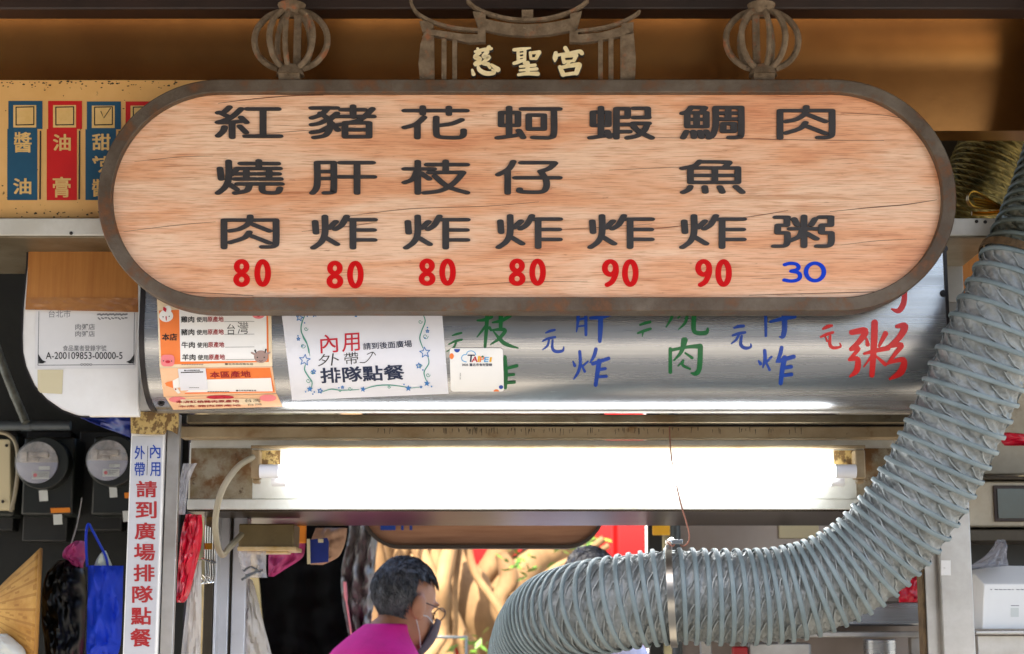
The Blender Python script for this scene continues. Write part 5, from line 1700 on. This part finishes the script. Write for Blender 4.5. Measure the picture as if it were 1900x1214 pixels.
mb = MB()
for (q, w) in (([(448, 1076), (470, 1064), (488, 1058)], .003), ([(452, 1060), (466, 1052), (484, 1062)], .003), ([(455, 1068), (474, 1060), (478, 1050)], .002)):
    mb.tube(smooth_line([tuple(P(x, y, .60)) for x, y in q], 4), w, 6)
obj('wire_clip', mb, 'chrome', label='steel clip below the crumpled clear bag', cat='clip')
bag('clear_bag', 'plastic2', [(1075, 456, 468), (1110, 454, 478), (1160, 453, 490), (1214, 452, 504), (1250, 452, 510)], .70, .04, 'long cloudy plastic sheet hanging beside the pale inner post', 'plastic sheet', .02, seed=16)
bag('cloth_bundle', 'pinkcloth', [(1002, 505, 566), (1018, 500, 566), (1036, 498, 560), (1056, 498, 530), (1070, 498, 508)], 1.02, .03, 'pink cloth hanging behind the ballast box', 'cloth', .014, seed=17)
mb = MB()
mb.pbox(550, 974, 568, 1008, .98, .012)
obj('yellow_packet', mb, 'tagorange', bevel=.003, label='yellow orange packet hanging right of the ballast box', cat='packet')
bag('paper_bag', 'paperbag', [(980, 586, 644), (1000, 578, 642), (1020, 572, 636), (1035, 572, 626), (1048, 576, 600)], 1.0, .04, 'crumpled brown paper bag behind the blue card', 'bag', .012, seed=18)
mb = MB()
mb.prism([P(x, y, .95) for x, y in ((571, 1002), (607, 998), (610, 1006), (609, 1043), (573, 1046))], (0, .008, 0))
mb.prism([P(x, y, .947) for x, y in ((590, 1000), (600, 1000), (600, 1007), (590, 1007))], (0, .003, 0), 1)
mb.prism([P(x, y, .945) for x, y in ((569, 1000), (575, 1000), (576, 1046), (570, 1047))], (0, .004, 0), 1)
obj('blue_card', mb, ['tagblue', 'labelbeige'], bevel=.001, label='blue card in a clear pouch in front of the brown paper bag', cat='card')

def sheet(name, mat_, outline, Y, amp, label, cat, seed, n=30, solid=.003, fy=.25):
    rows = smooth_line(outline, 8)
    mb = MB()
    vs = []
    for i, (y, xl, xr) in enumerate(rows):
        for j in range(n + 1):
            u = j / n
            p = P(xl + (xr - xl) * u, y, Y)
            p.y += amp * (math.sin(u * 17 + seed + .05 * i) * .5 + noise.noise(Vector((u * 6, i * fy, seed))) + .4 * noise.noise(Vector((u * 15, i * fy * 2, seed + 3))))
            vs.append(p)
    mb.add(vs, [(i * (n + 1) + j, i * (n + 1) + j + 1, (i + 1) * (n + 1) + j + 1, (i + 1) * (n + 1) + j) for i in range(len(rows) - 1) for j in range(n)])
    return obj(name, mb, mat_, smooth=70, solid=solid, label=label, cat=cat)
sheet('black_tarpaulin', 'blacktarp', [(930, 470, 660), (1010, 474, 664), (1080, 482, 668), (1150, 488, 672), (1214, 496, 676), (1320, 500, 680)], 2.24, .016, 'black tarpaulin hanging inside the stall, left of the person', 'tarpaulin', 4)
sheet('grey_plastic_sheet', 'greytarp', [(950, 648, 704), (1000, 646, 700), (1060, 634, 694), (1110, 636, 692), (1160, 644, 688), (1214, 654, 684), (1320, 660, 684)], 2.14, .035, 'crinkled grey plastic sheet hanging between the black tarpaulin and the person', 'plastic sheet', 9)
mb = MB()
mb.tube(smooth_line([tuple(P(*p)) for p in ((640, 1080, 2.07), (642, 1110, 2.07), (648, 1150, 2.07), (654, 1200, 2.07), (656, 1260, 2.07))], 5), [.010] * 6 + [.0055] * 15, 8, flat=.5)
obj('pink_strap', mb, 'pink', label='pale pink strap hanging down the grey plastic sheet', cat='strap')

# back menu sign, seen through the stall
bs = thing('back_sign', P(900, 1020, 1.5), 'rear round-ended wooden sign, only its lower edge showing under the lamp shelf', 'sign')
zt2, zb2_ = P(900, 700, 1.5).z, P(900, 1018, 1.5).z
xl2, xr2 = P(668, 980, 1.5).x, P(1124, 980, 1.5).x

def stad2(ins, n=24):
    r = .11 - ins
    out = []
    for cx, cz, a0 in ((xr2 - .11, zb2_ + .11, -90), (xr2 - .11, zt2 - .11, 0), (xl2 + .11, zt2 - .11, 90), (xl2 + .11, zb2_ + .11, 180)):
        for i in range(n + 1):
            a = R(a0 + 90 * i / n)
            out.append((cx + r * math.cos(a), cz + r * math.sin(a)))
    return out
mb = MB()
mb.prism([(x, 1.52, z) for x, z in stad2(.008)], (0, .02, 0))
obj('wood_panel', mb, 'signwoodback', bs)
mb = MB()
o_, i_ = stad2(0), stad2(.010)
n = len(o_)
vs = [(x, 1.50, z) for x, z in o_] + [(x, 1.50, z) for x, z in i_] + [(x, 1.55, z) for x, z in o_] + [(x, 1.55, z) for x, z in i_]
fs = []
for i in range(n):
    j = (i + 1) % n
    fs += [(i, j, n + j, n + i), (2 * n + i, 3 * n + i, 3 * n + j, 2 * n + j), (i, 2 * n + i, 2 * n + j, j), (n + i, n + j, 3 * n + j, 3 * n + i)]
mb.add(vs, fs)
obj('frame', mb, 'frameback', bs, bevel=.001)
mb = MB()
f152 = pl(1.518)
for (x0, x1) in ((706, 734), (744, 749), (760, 765)):
    rect(mb, x0, 972, x1, 984, f152, .001, 0, 1, 1)
obj('lettering', mb, 'bluepaint', bs)

# ------------------------------------------------------------------ right interior
mb = MB()
a, b = P(1262, 1100, 1.5), P(1900, 1100, 1.5)
mb.box((a.x, 1.5, 0), (b.x, 1.56, 2.6))
obj('steel_wall', mb, 'wallsteel', label='warm grey steel wall at the right back of the stall', cat='wall')
for (x0, x1, y0, y1, m_, nm, lab) in ((1205, 1230, 930, 1300, 'darkgrey', 'dark_post', 'dark grey post left of the steel wall'), (1246, 1264, 930, 1300, 'pipe', 'drain_pipe', 'grey vertical pipe at the edge of the steel wall')):
    mb = MB()
    if nm == 'drain_pipe':
        p = P((x0 + x1) / 2, 1100, 1.46)
        mb.cyl((p.x, 1.46, 0), (p.x, 1.46, 2.6), .014, 16)
    else:
        a, b = P(x0, 1100, 1.48), P(x1, 1100, 1.48)
        mb.box((a.x, 1.48, 0), (b.x, 1.53, 2.6))
    obj(nm, mb, m_, label=lab, cat='post' if nm == 'dark_post' else 'pipe')
mb = MB()
mb.pbox(1211, 970, 1243, 993, 1.40, .012)
obj('yellow_label', mb, 'yel', bevel=.002, label='small yellow label under the lamp shelf beside the dark post', cat='label')
mb = MB()
mb.pbox(1446, 966, 1519, 999, 1.488, .010)
obj('wall_label', mb, 'labelbeige', bevel=.002, label='blank beige label on the steel wall', cat='label')
mb = MB()
mb.pbox(1499, 1000, 1501, 1012, 1.485, .012)
mb.pbox(1462, 1010, 1468, 1300, 1.492, .006)
obj('wall_seam', mb, 'darkedge', label='dark seam strip on the steel wall, partly behind the duct', cat='strip')
mb = MB()
a, b = P(1300, 1172, 1.28), P(1711, 1116, 1.28)
mb.box((a.x, 1.28, a.z + .014), (b.x, 1.45, b.z))
obj('steel_tray', mb, 'steel', bevel=.006, label='shiny steel tray behind the lower bend of the duct', cat='tray')
mb = MB()
a, b = P(1300, 1183, 1.24), P(1714, 1172, 1.24)
mb.box((a.x, 1.24, a.z), (b.x, 1.47, b.z))
for px in (1310, 1700):
    q = P(px, 1180, 1.3)
    mb.box((q.x - .015, 1.30, 0), (q.x + .015, 1.33, a.z - .0005))
obj('rear_shelf', mb, 'steel2', bevel=.003, label='steel shelf carrying the tray at the back of the stall', cat='shelf')
mb = MB()
p = P(1632, 1200, 1.20)
mb.cyl((p.x, 1.2, 0), (p.x, 1.2, P(1632, 1186, 1.2).z), .040, 28)
obj('steel_can', mb, 'steel', bevel=.003, label='tall steel cylinder under the rear shelf', cat='can')
mb = MB()
mb.pbox(1364, 1200, 1388, 1300, 1.20, .05)
obj('red_box', mb, 'darkred', bevel=.004, label='dark red box below the duct, by the yellow container', cat='box')
mb = MB()
mb.pbox(1390, 1192, 1505, 1300, 1.22, .05)
obj('grey_bin', mb, 'steel2', bevel=.006, label='grey metal bin below the middle of the duct', cat='bin')
yc = P(1272, 1196, 1.9)
mb = MB()
mb.cyl((yc.x, 1.9, 1.0), (yc.x, 1.9, 1.62), .030, 24)
obj('yellow_container', mb, 'yellowbin', bevel=.006, label='yellow plastic container showing just below the duct clamp', cat='container')
bag('pink_bag', 'redbag', [(1066, 1686, 1712), (1085, 1672, 1712), (1105, 1668, 1712), (1118, 1668, 1712)], 1.2, .05, 'crimson plastic bag on the steel tray, right of the duct', 'bag', .012, seed=21)

# outside, right of the stall
mb = MB()
mb.pbox(1560, 430, 2300, 880, 1.3, .05)
obj('grimy_panel', mb, 'oven', bevel=.003, label='grimy cream wall panel right of the duct', cat='panel')
mb = MB()
mb.pbox(1500, 200, 2300, 470, .78, .03)
obj('back_board', mb, 'rail', label='brown back board behind the dark greasy duct', cat='board')
ov = thing('oven', P(1870, 1010, 1.05), 'grimy cream oven with a dark glass window at the right edge', 'oven')
mb = MB()
mb.pbox(1780, 893, 2150, 978, 1.05, .35)
obj('front_panel', mb, 'oven', ov, bevel=.005)
mb = MB()
mb.pbox(1780, 982, 2150, 1005, 1.04, .36)
mb.pbox(1780, 884, 2150, 890, 1.03, .36)
obj('trim_rail', mb, 'rail', ov, bevel=.003)
mb = MB()
mb.pbox(1846, 901, 1990, 968, 1.043, .006)
obj('window_frame', mb, 'darkbeam', ov, bevel=.002)
mb = MB()
mb.pbox(1853, 907, 1984, 962, 1.039, .003)
obj('window', mb, 'ovenglass', ov)
mb = MB()
mb.pbox(1780, 1008, 2150, 1120, 1.2, .2)
obj('base', mb, 'darkgrey', ov, bevel=.003)
bag('red_ribbon', 'redbag', [(803, 1862, 1872), (812, 1858, 1960), (820, 1858, 1960), (827, 1864, 1960)], 1.1, .03, 'crimson ribbon above the oven at the right edge', 'ribbon', .01, seed=23)
dv = thing('white_device', P(1870, 1168, .62), 'white plastic appliance on the steel counter at the right edge', 'appliance')
mb = MB()
pts = [(1808, 1066), (1830, 1054), (1870, 1050), (2010, 1052), (2010, 1168), (1815, 1168)]
A_ = [P(x, y, .66) for x, y in pts]
B_ = [P(x, y, .60) for x, y in [(1826, 1086), (1826, 1084), (1870, 1084), (2008, 1084), (2008, 1168), (1822, 1168)]]
vs = [p for p in A_] + [p for p in B_] + [p + Vector((0, .24, 0)) for p in A_]
n = 6
fs = [tuple(n + i for i in range(n)), tuple(2 * n + i for i in range(n))]
for i in range(n):
    j = (i + 1) % n
    fs += [(i, j, n + j, n + i), (i, j, 2 * n + j, 2 * n + i)]
mb.add(vs, fs)
obj('casing', mb, 'device', dv, bevel=.003, smooth=30)
mb = MB()
for k in range(16):
    x = 1838 + k * 8
    stroke(mb, [(x, 1094), (x + (5 if k % 5 else 2), 1094.3)], pl(.60), w=1.6, h=.001, wall=False)
stroke(mb, [(1876, 1124), (1890, 1124)], pl(.60), w=1.4, h=.001, wall=False)
obj('printing', mb, 'greyprint', dv)
mb = MB()
patch(mb, rrect(1875, 1128, 1890, 1145, 1), pl(.60), .001)
obj('blank_label', mb, 'tagwhite', dv)
ct = thing('steel_counter', P(1870, 1214, .6), 'steel counter under the white appliance', 'counter')
mb = MB()
mb.pbox(1811, 1169.5, 2150, 1177, .56, .40)
obj('counter_top', mb, 'steel', ct, bevel=.002)
mb = MB()
a, b = P(1814, 1179, .59), P(2150, 1179, .59)
mb.box((a.x, .59, .12), (b.x, .93, a.z))
obj('front_panel', mb, 'steel2', ct, bevel=.002)
bag('clear_bag', 'plastic', [(1002, 1850, 1864), (1018, 1842, 1866), (1036, 1822, 1868), (1050, 1800, 1872), (1056, 1800, 1874)], .90, .06, 'clear plastic bag standing behind the white appliance', 'bag', .02, seed=25)

# ------------------------------------------------------------------ people
def person(base, yaw, tilt, names):
    t = thing('person', base, names[0], 'person')
    bz = Vector(base)
    cy, sy = math.cos(yaw), math.sin(yaw)

    def Wp(x, y, z):        # body coords: x right, y forward -> world
        return bz + Vector((x * cy + y * sy, -x * sy + y * cy, z))
    ht = names[1]
    k = ht / 1.70

    def ring_loft(mb, rings, mi=0, n=28):
        vs, fs = [], []
        for (x, y, z, rx, ry) in rings:
            for j in range(n):
                a = 2 * math.pi * j / n
                ca, sa = math.cos(a), math.sin(a)
                sx = math.copysign(abs(ca) ** .85, ca)
                s_ = math.copysign(abs(sa) ** .85, sa)
                vs.append(Wp((x + rx * sx) * k, (y + ry * s_) * k, z * k))
        m = len(rings)
        for i in range(m - 1):
            for j in range(n):
                q = (j + 1) % n
                fs.append((i * n + j, i * n + q, (i + 1) * n + q, (i + 1) * n + j))
        fs.append(list(range(n)))
        fs.append([(m - 1) * n + j for j in range(n)])
        mb.add(vs, fs, mi)

    def limb(mb, pts, rs):
        q = smooth_line([tuple(Wp(x * k, y * k, z * k)) + (r * k,) for (x, y, z), r in zip(pts, rs)], 5)
        mb.tube([p[:3] for p in q], [p[3] for p in q], 14)
    hz = 1.54           # head centre
    hy = .090
    ct_, st_ = math.cos(tilt), math.sin(tilt)

    def Hd(x, y, z):        # head coords, tilted forward about the neck
        zz, yy = z * ct_ - y * st_, y * ct_ + z * st_
        return Wp(x * k, (yy + hy) * k, (zz + hz) * k)

    def hell(mb, c, rad, seg=24, rings=16, fn=None):
        m2 = MB()
        m2.ellipsoid((0, 0, 0), rad, seg, rings, 0, None, fn)
        mb.add([Hd(c[0] + v[0], c[1] + v[1], c[2] + v[2]) for v in m2.v], m2.f)
    # one continuous body: head, neck, trunk, limbs
    mb = MB()
    hell(mb, (0, -.005, .035), (.074, .094, .088))
    hell(mb, (0, .030, -.035), (.062, .066, .085))
    hell(mb, (0, .066, -.088), (.030, .026, .026))
    hell(mb, (0, .098, -.012), (.013, .020, .026))
    hell(mb, (0, .090, .030), (.050, .012, .010))
    for s in (-1, 1):
        hell(mb, (s * .080, -.006, -.010), (.012, .024, .038))
        hell(mb, (s * .088, -.014, .004), (.009, .020, .026))
    limb(mb, [(0, hy + .012, hz - .05), (0, .015, 1.46), (0, -.01, 1.38)], [.050, .048, .056])
    ring_loft(mb, [(0, -.005, 1.43, .06, .055), (0, -.01, 1.40, .10, .070), (0, -.012, 1.36, .160, .092), (0, 0, 1.25, .165, .115), (0, .005, 1.08, .15, .105), (0, 0, .95, .155, .11), (0, -.01, .86, .165, .12), (0, 0, .80, .15, .11)])
    for s in (-1, 1):
        limb(mb, [(s * .150, -.01, 1.355), (s * .205, -.015, 1.22), (s * .225, .01, 1.07), (s * .20, .13, .98), (s * .17, .22, .95)], [.056, .046, .038, .032, .026])
        hx, hyy, hz_ = s * .165, .225, .945
        m2 = MB()
        m2.ellipsoid((0, 0, 0), (.040, .048, .016), 12, 8)
        mb.add([Wp((hx + v[0]) * k, (hyy + .03 + v[1]) * k, (hz_ + v[2]) * k) for v in m2.v], m2.f)
        for f_ in range(4):
            dx = (-.028 + f_ * .019)
            ln = (.060, .072, .068, .052)[f_]
            limb(mb, [(hx + dx, hyy + .065, hz_), (hx + dx, hyy + .065 + ln * .55, hz_ - .006), (hx + dx, hyy + .065 + ln, hz_ - .022)], [.0095, .009, .008])
        limb(mb, [(hx - s * .034, hyy + .02, hz_), (hx - s * .058, hyy + .045, hz_ - .004), (hx - s * .060, hyy + .075, hz_ - .010)], [.011, .010, .009])
        limb(mb, [(s * .085, 0, .84), (s * .09, .01, .50), (s * .09, -.01, .09)], [.082, .056, .042])
        m2 = MB()
        m2.ellipsoid((0, 0, 0), (.045, .12, .04), 14, 10)
        mb.add([Wp((s * .09 + v[0]) * k, (.045 + v[1]) * k, (.04 + v[2]) * k) for v in m2.v], m2.f)
    body = obj('body', mb, names[2], t, remesh=.007, smooth=80)
    # hair: a scalp shell with short tufts
    mb = MB()
    rnd = random.Random(names[5])

    def hairline(p):         # unit direction on the skull -> covered?
        x, y, z = p
        if z > .42:
            return y < .86
        if abs(x) > .6 and z < .26:
            return y < -.20 and z > -.92
        if z > -.05:
            return y < .30
        return y < -.14 and z > -.93
    m2 = MB()
    m2.ellipsoid((0, 0, 0), (1, 1, 1), 56, 40)
    fs = [f for f in m2.f if all(hairline(m2.v[i]) for i in f)]
    used = sorted({i for f in fs for i in f})
    mp = {v: i for i, v in enumerate(used)}

    def scalp(p, e):
        v = Vector(p)
        v = v.normalized()
        b = 1 + .03 * noise.noise(v * 3) + .012 * noise.noise(v * 11)
        zz = v.z
        rx, ry = .083, .103
        yo = -.008
        if zz < 0:
            rx -= .018 * zz * zz
            ry -= .02 * zz * zz
        return Hd(v.x * (rx + e) * b, v.y * (ry + e) * b + yo, .036 + zz * (.100 + e) * b)
    mb.add([scalp(m2.v[i], 0) for i in used], [[mp[i] for i in f] for f in fs])
    m2v = m2.v
    for _ in range(4200):
        f = rnd.choice(fs)
        v = Vector(m2v[f[0]]).lerp(Vector(m2v[f[2]]), rnd.random()).normalized()
        d = (Vector((0, .55, -.75)) - v * Vector((0, .55, -.75)).dot(v))
        d += Vector((rnd.uniform(-.6, .6), rnd.uniform(-.6, .6), rnd.uniform(-.6, .6)))
        d.normalize()
        sd_ = v.cross(d).normalized() * .020
        ln = rnd.uniform(.14, .30)
        a = scalp(v + sd_, -.001)
        b = scalp(v - sd_, -.001)
        c = scalp((v + d * ln * .6), .0015 + rnd.random() * .002)
        e = scalp((v + d * ln), .0005 + rnd.random() * .003)
        mb.add([a, b, c + (b - a) * .3, e], [(0, 1, 2), (0, 2, 3)])
    obj('hair', mb, names[3], t, smooth=0)
    # shirt follows the trunk and upper arms
    mb = MB()
    ring_loft(mb, [(0, .030, 1.490, .060, .058), (0, .014, 1.472, .068, .068), (0, .002, 1.452, .088, .082), (0, -.012, 1.420, .130, .096), (0, -.016, 1.372, .180, .112), (0, 0, 1.25, .188, .130), (0, .005, 1.08, .168, .122), (0, 0, .95, .172, .126), (0, -.01, .86, .182, .138), (0, -.01, .80, .184, .138)])
    for s in (-1, 1):
        limb(mb, [(s * .130, -.012, 1.352), (s * .178, -.014, 1.30), (s * .214, -.015, 1.20), (s * .228, 0, 1.10)], [.076, .068, .062, .060])
    obj('shirt', mb, names[4], t, remesh=.008, smooth=80)
    mb = MB()
    ring_loft(mb, [(0, -.01, .90, .160, .122), (0, -.01, .80, .172, .130), (0, -.005, .74, .165, .125)])
    for s in (-1, 1):
        limb(mb, [(s * .085, 0, .82), (s * .09, .01, .50), (s * .092, -.01, .07)], [.096, .072, .060])
    obj('trousers', mb, 'trousers', t, remesh=.01, smooth=80)
    return t, Hd, Wp, k

hp = P(752, 1112, 1.8)
pt1 = person((hp.x - .072, 1.74, 0), R(48), R(17), ('person in a magenta shirt with short greying hair, glasses and a grey mask', 1.728, 'skindark', 'hair', 'magenta', 3))
t1, Hd1, Wp1, k1 = pt1
mb = MB()

def lens(cx, n=18):
    return [Hd1(cx + .026 * math.cos(R(360 * i / n)), .106 - .10 * abs(cx + .026 * math.cos(R(360 * i / n))) ** 1.3, .006 + .019 * math.sin(R(360 * i / n))) for i in range(n + 1)]
for s in (-1, 1):
    mb.tube(lens(s * .034), .0019, 6)
    mb.tube([Hd1(s * .060, .098, .012), Hd1(s * .078, .05, .012), Hd1(s * .083, 0, .010), Hd1(s * .082, -.02, -.004)], .002, 6)
mb.tube([Hd1(-.010, .108, .010), Hd1(0, .112, .014), Hd1(.010, .108, .010)], .0018, 6)
obj('glasses', mb, 'glasses', t1)
mb = MB()
mb.grid(lambda u, v: Hd1(.072 * math.sin((u - .5) * 2.7) * (1 - .30 * v), (.118 + .016 * math.sin(v * 3.1) - .02 * v) * math.cos((u - .5) * 2.0) + .004 - .012 * v, -.015 - .105 * v), 18, 12)
obj('face_mask', mb, 'mask', t1, solid=.002)
mb = MB()
for s in (-1, 1):
    mb.tube([Hd1(s * .064, .066, -.030), Hd1(s * .078, .03, -.022), Hd1(s * .085, -.006, -.028), Hd1(s * .080, -.020, -.014)], .0015, 6)
    mb.tube([Hd1(s * .056, .050, -.105), Hd1(s * .072, .02, -.07), Hd1(s * .082, -.012, -.038)], .0015, 6)
obj('mask_loop', mb, 'tagwhite', t1)
mb = MB()
mb.tube(smooth_line([tuple(Wp1(x * k1, y * k1, z * k1)) for x, y, z in ((-.085, -.125, 1.20), (-.085, -.112, 1.30), (-.085, -.092, 1.385), (-.09, -.02, 1.425), (-.09, .08, 1.38))], 5), .014, 8, flat=.2)
obj('apron_strap', mb, 'strapred', t1)

hp2 = P(1064, 1116, 2.6)
pt2 = person((hp2.x + .02, 2.6, 0), R(25), R(14), ('second person behind the duct, dark hair, lavender top with a red strap', 1.80, 'skin', 'hairb', 'lavender', 9))
t2, Hd2, Wp2, k2 = pt2
mb = MB()
mb.tube(smooth_line([tuple(Wp2(x * k2, y * k2, z * k2)) for x, y, z in ((.10, -.135, 1.10), (.10, -.128, 1.25), (.10, -.105, 1.37), (.09, -.02, 1.43), (.09, .08, 1.38))], 5), .018, 8, flat=.25)
obj('apron_strap', mb, 'strapred', t2)

# ------------------------------------------------------------------ banyan, red fence and far wall in the sun
ban = thing('banyan_tree', (P(880, 1200, 5.4).x, 5.4, 0), 'pale sunlit banyan tree with tangled trunks and roots', 'tree')

def root(pts, rs, seed):
    mb = MB()
    q = smooth_line([tuple(P(x, y, Y)) + (r,) for (x, y, Y), r in zip(pts, rs)], 8)
    path = [Vector(p[:3]) for p in q]
    n = 18
    mb.tube(path, [max(.01, p[3]) for p in q], n)
    for i, v in enumerate(mb.v):
        c = path[i // n]
        d = Vector(v) - c
        w = 1 + .22 * noise.noise(Vector(v) * 5 + Vector((seed, 0, 0))) + .12 * noise.noise(Vector(v) * 14)
        mb.v[i] = tuple(c + d * w)
    return mb
roots = [
    ('trunk', [(700, 700, 5.6), (730, 900, 5.5), (720, 1050, 5.4), (700, 1300, 5.4), (690, 1700, 5.4)], [.22, .20, .20, .24, .3]),
    ('trunk', [(820, 700, 5.5), (826, 900, 5.4), (835, 1030, 5.3), (870, 1120, 5.2), (905, 1200, 5.2), (940, 1330, 5.2), (950, 1700, 5.2)], [.16, .13, .10, .13, .11, .14, .2]),
    ('root', [(790, 700, 5.2), (800, 960, 5.1), (818, 1080, 5.0), (848, 1170, 5.0), (880, 1260, 5.0), (900, 1640, 5.0)], [.05, .04, .035, .04, .05, .06]),
    ('root', [(1000, 900, 5.5), (950, 990, 5.4), (905, 1060, 5.35), (880, 1110, 5.35), (865, 1200, 5.35)], [.07, .06, .055, .06, .05]),
    ('root', [(740, 960, 5.1), (775, 1010, 5.0), (812, 1100, 4.9), (822, 1180, 4.9), (835, 1280, 4.9), (840, 1640, 4.9)], [.04, .035, .03, .035, .04, .05]),
    ('root', [(838, 940, 5.0), (845, 1010, 5.0), (832, 1070, 4.95), (810, 1150, 4.9), (790, 1260, 4.9), (785, 1640, 4.9)], [.03, .025, .02, .025, .03, .04]),
    ('root', [(1080, 980, 5.6), (1010, 1030, 5.5), (960, 1070, 5.4), (930, 1110, 5.3), (915, 1160, 5.3)], [.10, .09, .09, .08, .07]),
    ('root', [(1120, 1000, 5.0), (1080, 1030, 5.0), (1040, 1050, 5.0), (1000, 1080, 5.0), (950, 1110, 5.0)], [.016, .018, .02, .022, .02]),
    ('root', [(1130, 1012, 5.0), (1095, 1034, 5.0), (1060, 1058, 5.0), (1010, 1100, 5.0)], [.014, .016, .018, .02]),
    ('root', [(858, 960, 4.9), (880, 1060, 4.85), (930, 1140, 4.8), (950, 1240, 4.8), (955, 1640, 4.8)], [.022, .02, .02, .022, .03]),
    ('root', [(930, 1030, 5.1), (945, 1075, 5.05), (925, 1120, 5.0), (945, 1180, 5.0), (930, 1260, 5.0)], [.03, .05, .04, .05, .04]),
    ('root', [(760, 970, 5.2), (752, 1080, 5.2), (770, 1200, 5.1), (760, 1640, 5.1)], [.05, .045, .05, .07]),
]
rr_ = random.Random(44)
for k in range(20):
    x = rr_.uniform(690, 860)
    lean = rr_.uniform(-60, 40)
    Yr = rr_.uniform(4.7, 5.7)
    r0 = rr_.uniform(.010, .036)
    roots.append(('root', [(x + lean * (t / 4.0) + rr_.uniform(-14, 14), 900 + t * 92, Yr + rr_.uniform(-.08, .08)) for t in range(5)] + [(x + lean * 1.4, 1640, Yr)], [r0 * rr_.uniform(.7, 1.3) for _ in range(6)]))
for i, (nm, pts, rs) in enumerate(roots):
    obj(nm, root(pts, rs, i * 3.1), 'bark', ban, smooth=60)
mb = MB()
rnd = random.Random(12)

def leaves(mb, c, spread, n, size):
    for _ in range(n):
        d = Vector((rnd.gauss(0, 1), rnd.gauss(0, 1), rnd.gauss(0, 1)))
        p = c + Vector((d.x * spread[0], d.y * spread[1], d.z * spread[2]))
        a = Vector((rnd.uniform(-1, 1), rnd.uniform(-1, 1), rnd.uniform(-.6, .6))).normalized()
        b = a.cross(Vector((rnd.uniform(-1, 1), rnd.uniform(-1, 1), 1))).normalized()
        s = size * rnd.uniform(.6, 1.3)
        mb.add([p - a * s, p + b * s * .45, p + a * s, p - b * s * .45], [(0, 1, 2, 3)])
for (x, y, Y, n) in ((1085, 1002, 5.2, 34), (968, 1046, 4.9, 26), (1022, 1168, 4.8, 10), (870, 1200, 4.7, 16), (1050, 1010, 5.3, 24), (1000, 1008, 5.6, 30), (905, 1214, 4.7, 12), (985, 1020, 5.5, 18)):
    leaves(mb, P(x, y, Y), (.045, .05, .035), n, .032)
for _ in range(46):
    leaves(mb, Vector((rnd.uniform(-3.2, 2.2), rnd.uniform(5.2, 8.2), rnd.uniform(4.6, 6.8))), (.4, .4, .25), 60, .07)
obj('crown', mb, 'leaf', ban, smooth=0)

mb = MB()
Yf = 6.6
xa, xb = P(846, 1000, Yf).x, P(1196, 1000, Yf).x
n = 160
vs = []
for z in (0, 3.2):
    for i in range(n + 1):
        u = i / n
        x = xa + (xb - xa) * u
        s = (x / .34) % 1
        prof = min(1, max(0, (abs(s - .5) - .18) / .07))
        vs.append((x, Yf - .05 * prof, z))
mb.add(vs, [(i, i + 1, n + 2 + i, n + 1 + i) for i in range(n)])
rf = obj('red_fence', mb, 'redsheet', solid=.004, smooth=30, label='bright red corrugated metal fence behind the banyan', cat='fence')
mb = MB()
mb.box((xb + .002, Yf - .06, 0), (xb + .05, Yf, 3.2))
ORIG[rf.name] = Vector(rf.location)
obj('edge_strip', mb, 'whitepaint', rf)
mb = MB()
mb.box((-9, 8.6, 0), (9, 8.8, 4.2))
obj('far_wall', mb, 'farwall', label='tall ochre plaster wall far behind the tree', cat='wall')
mb = MB()
a, b = P(795, 1185, 3.6), P(868, 1180, 3.6)
mb.box((a.x, 3.6, a.z), (b.x, 3.62, b.z))
mb.box((b.x - .011, 3.602, 0), (b.x, 3.618, a.z - .0005))
obj('white_rail', mb, 'pipe', bevel=.002, label='thin pale rail in front of the banyan roots beside the person', cat='rail')
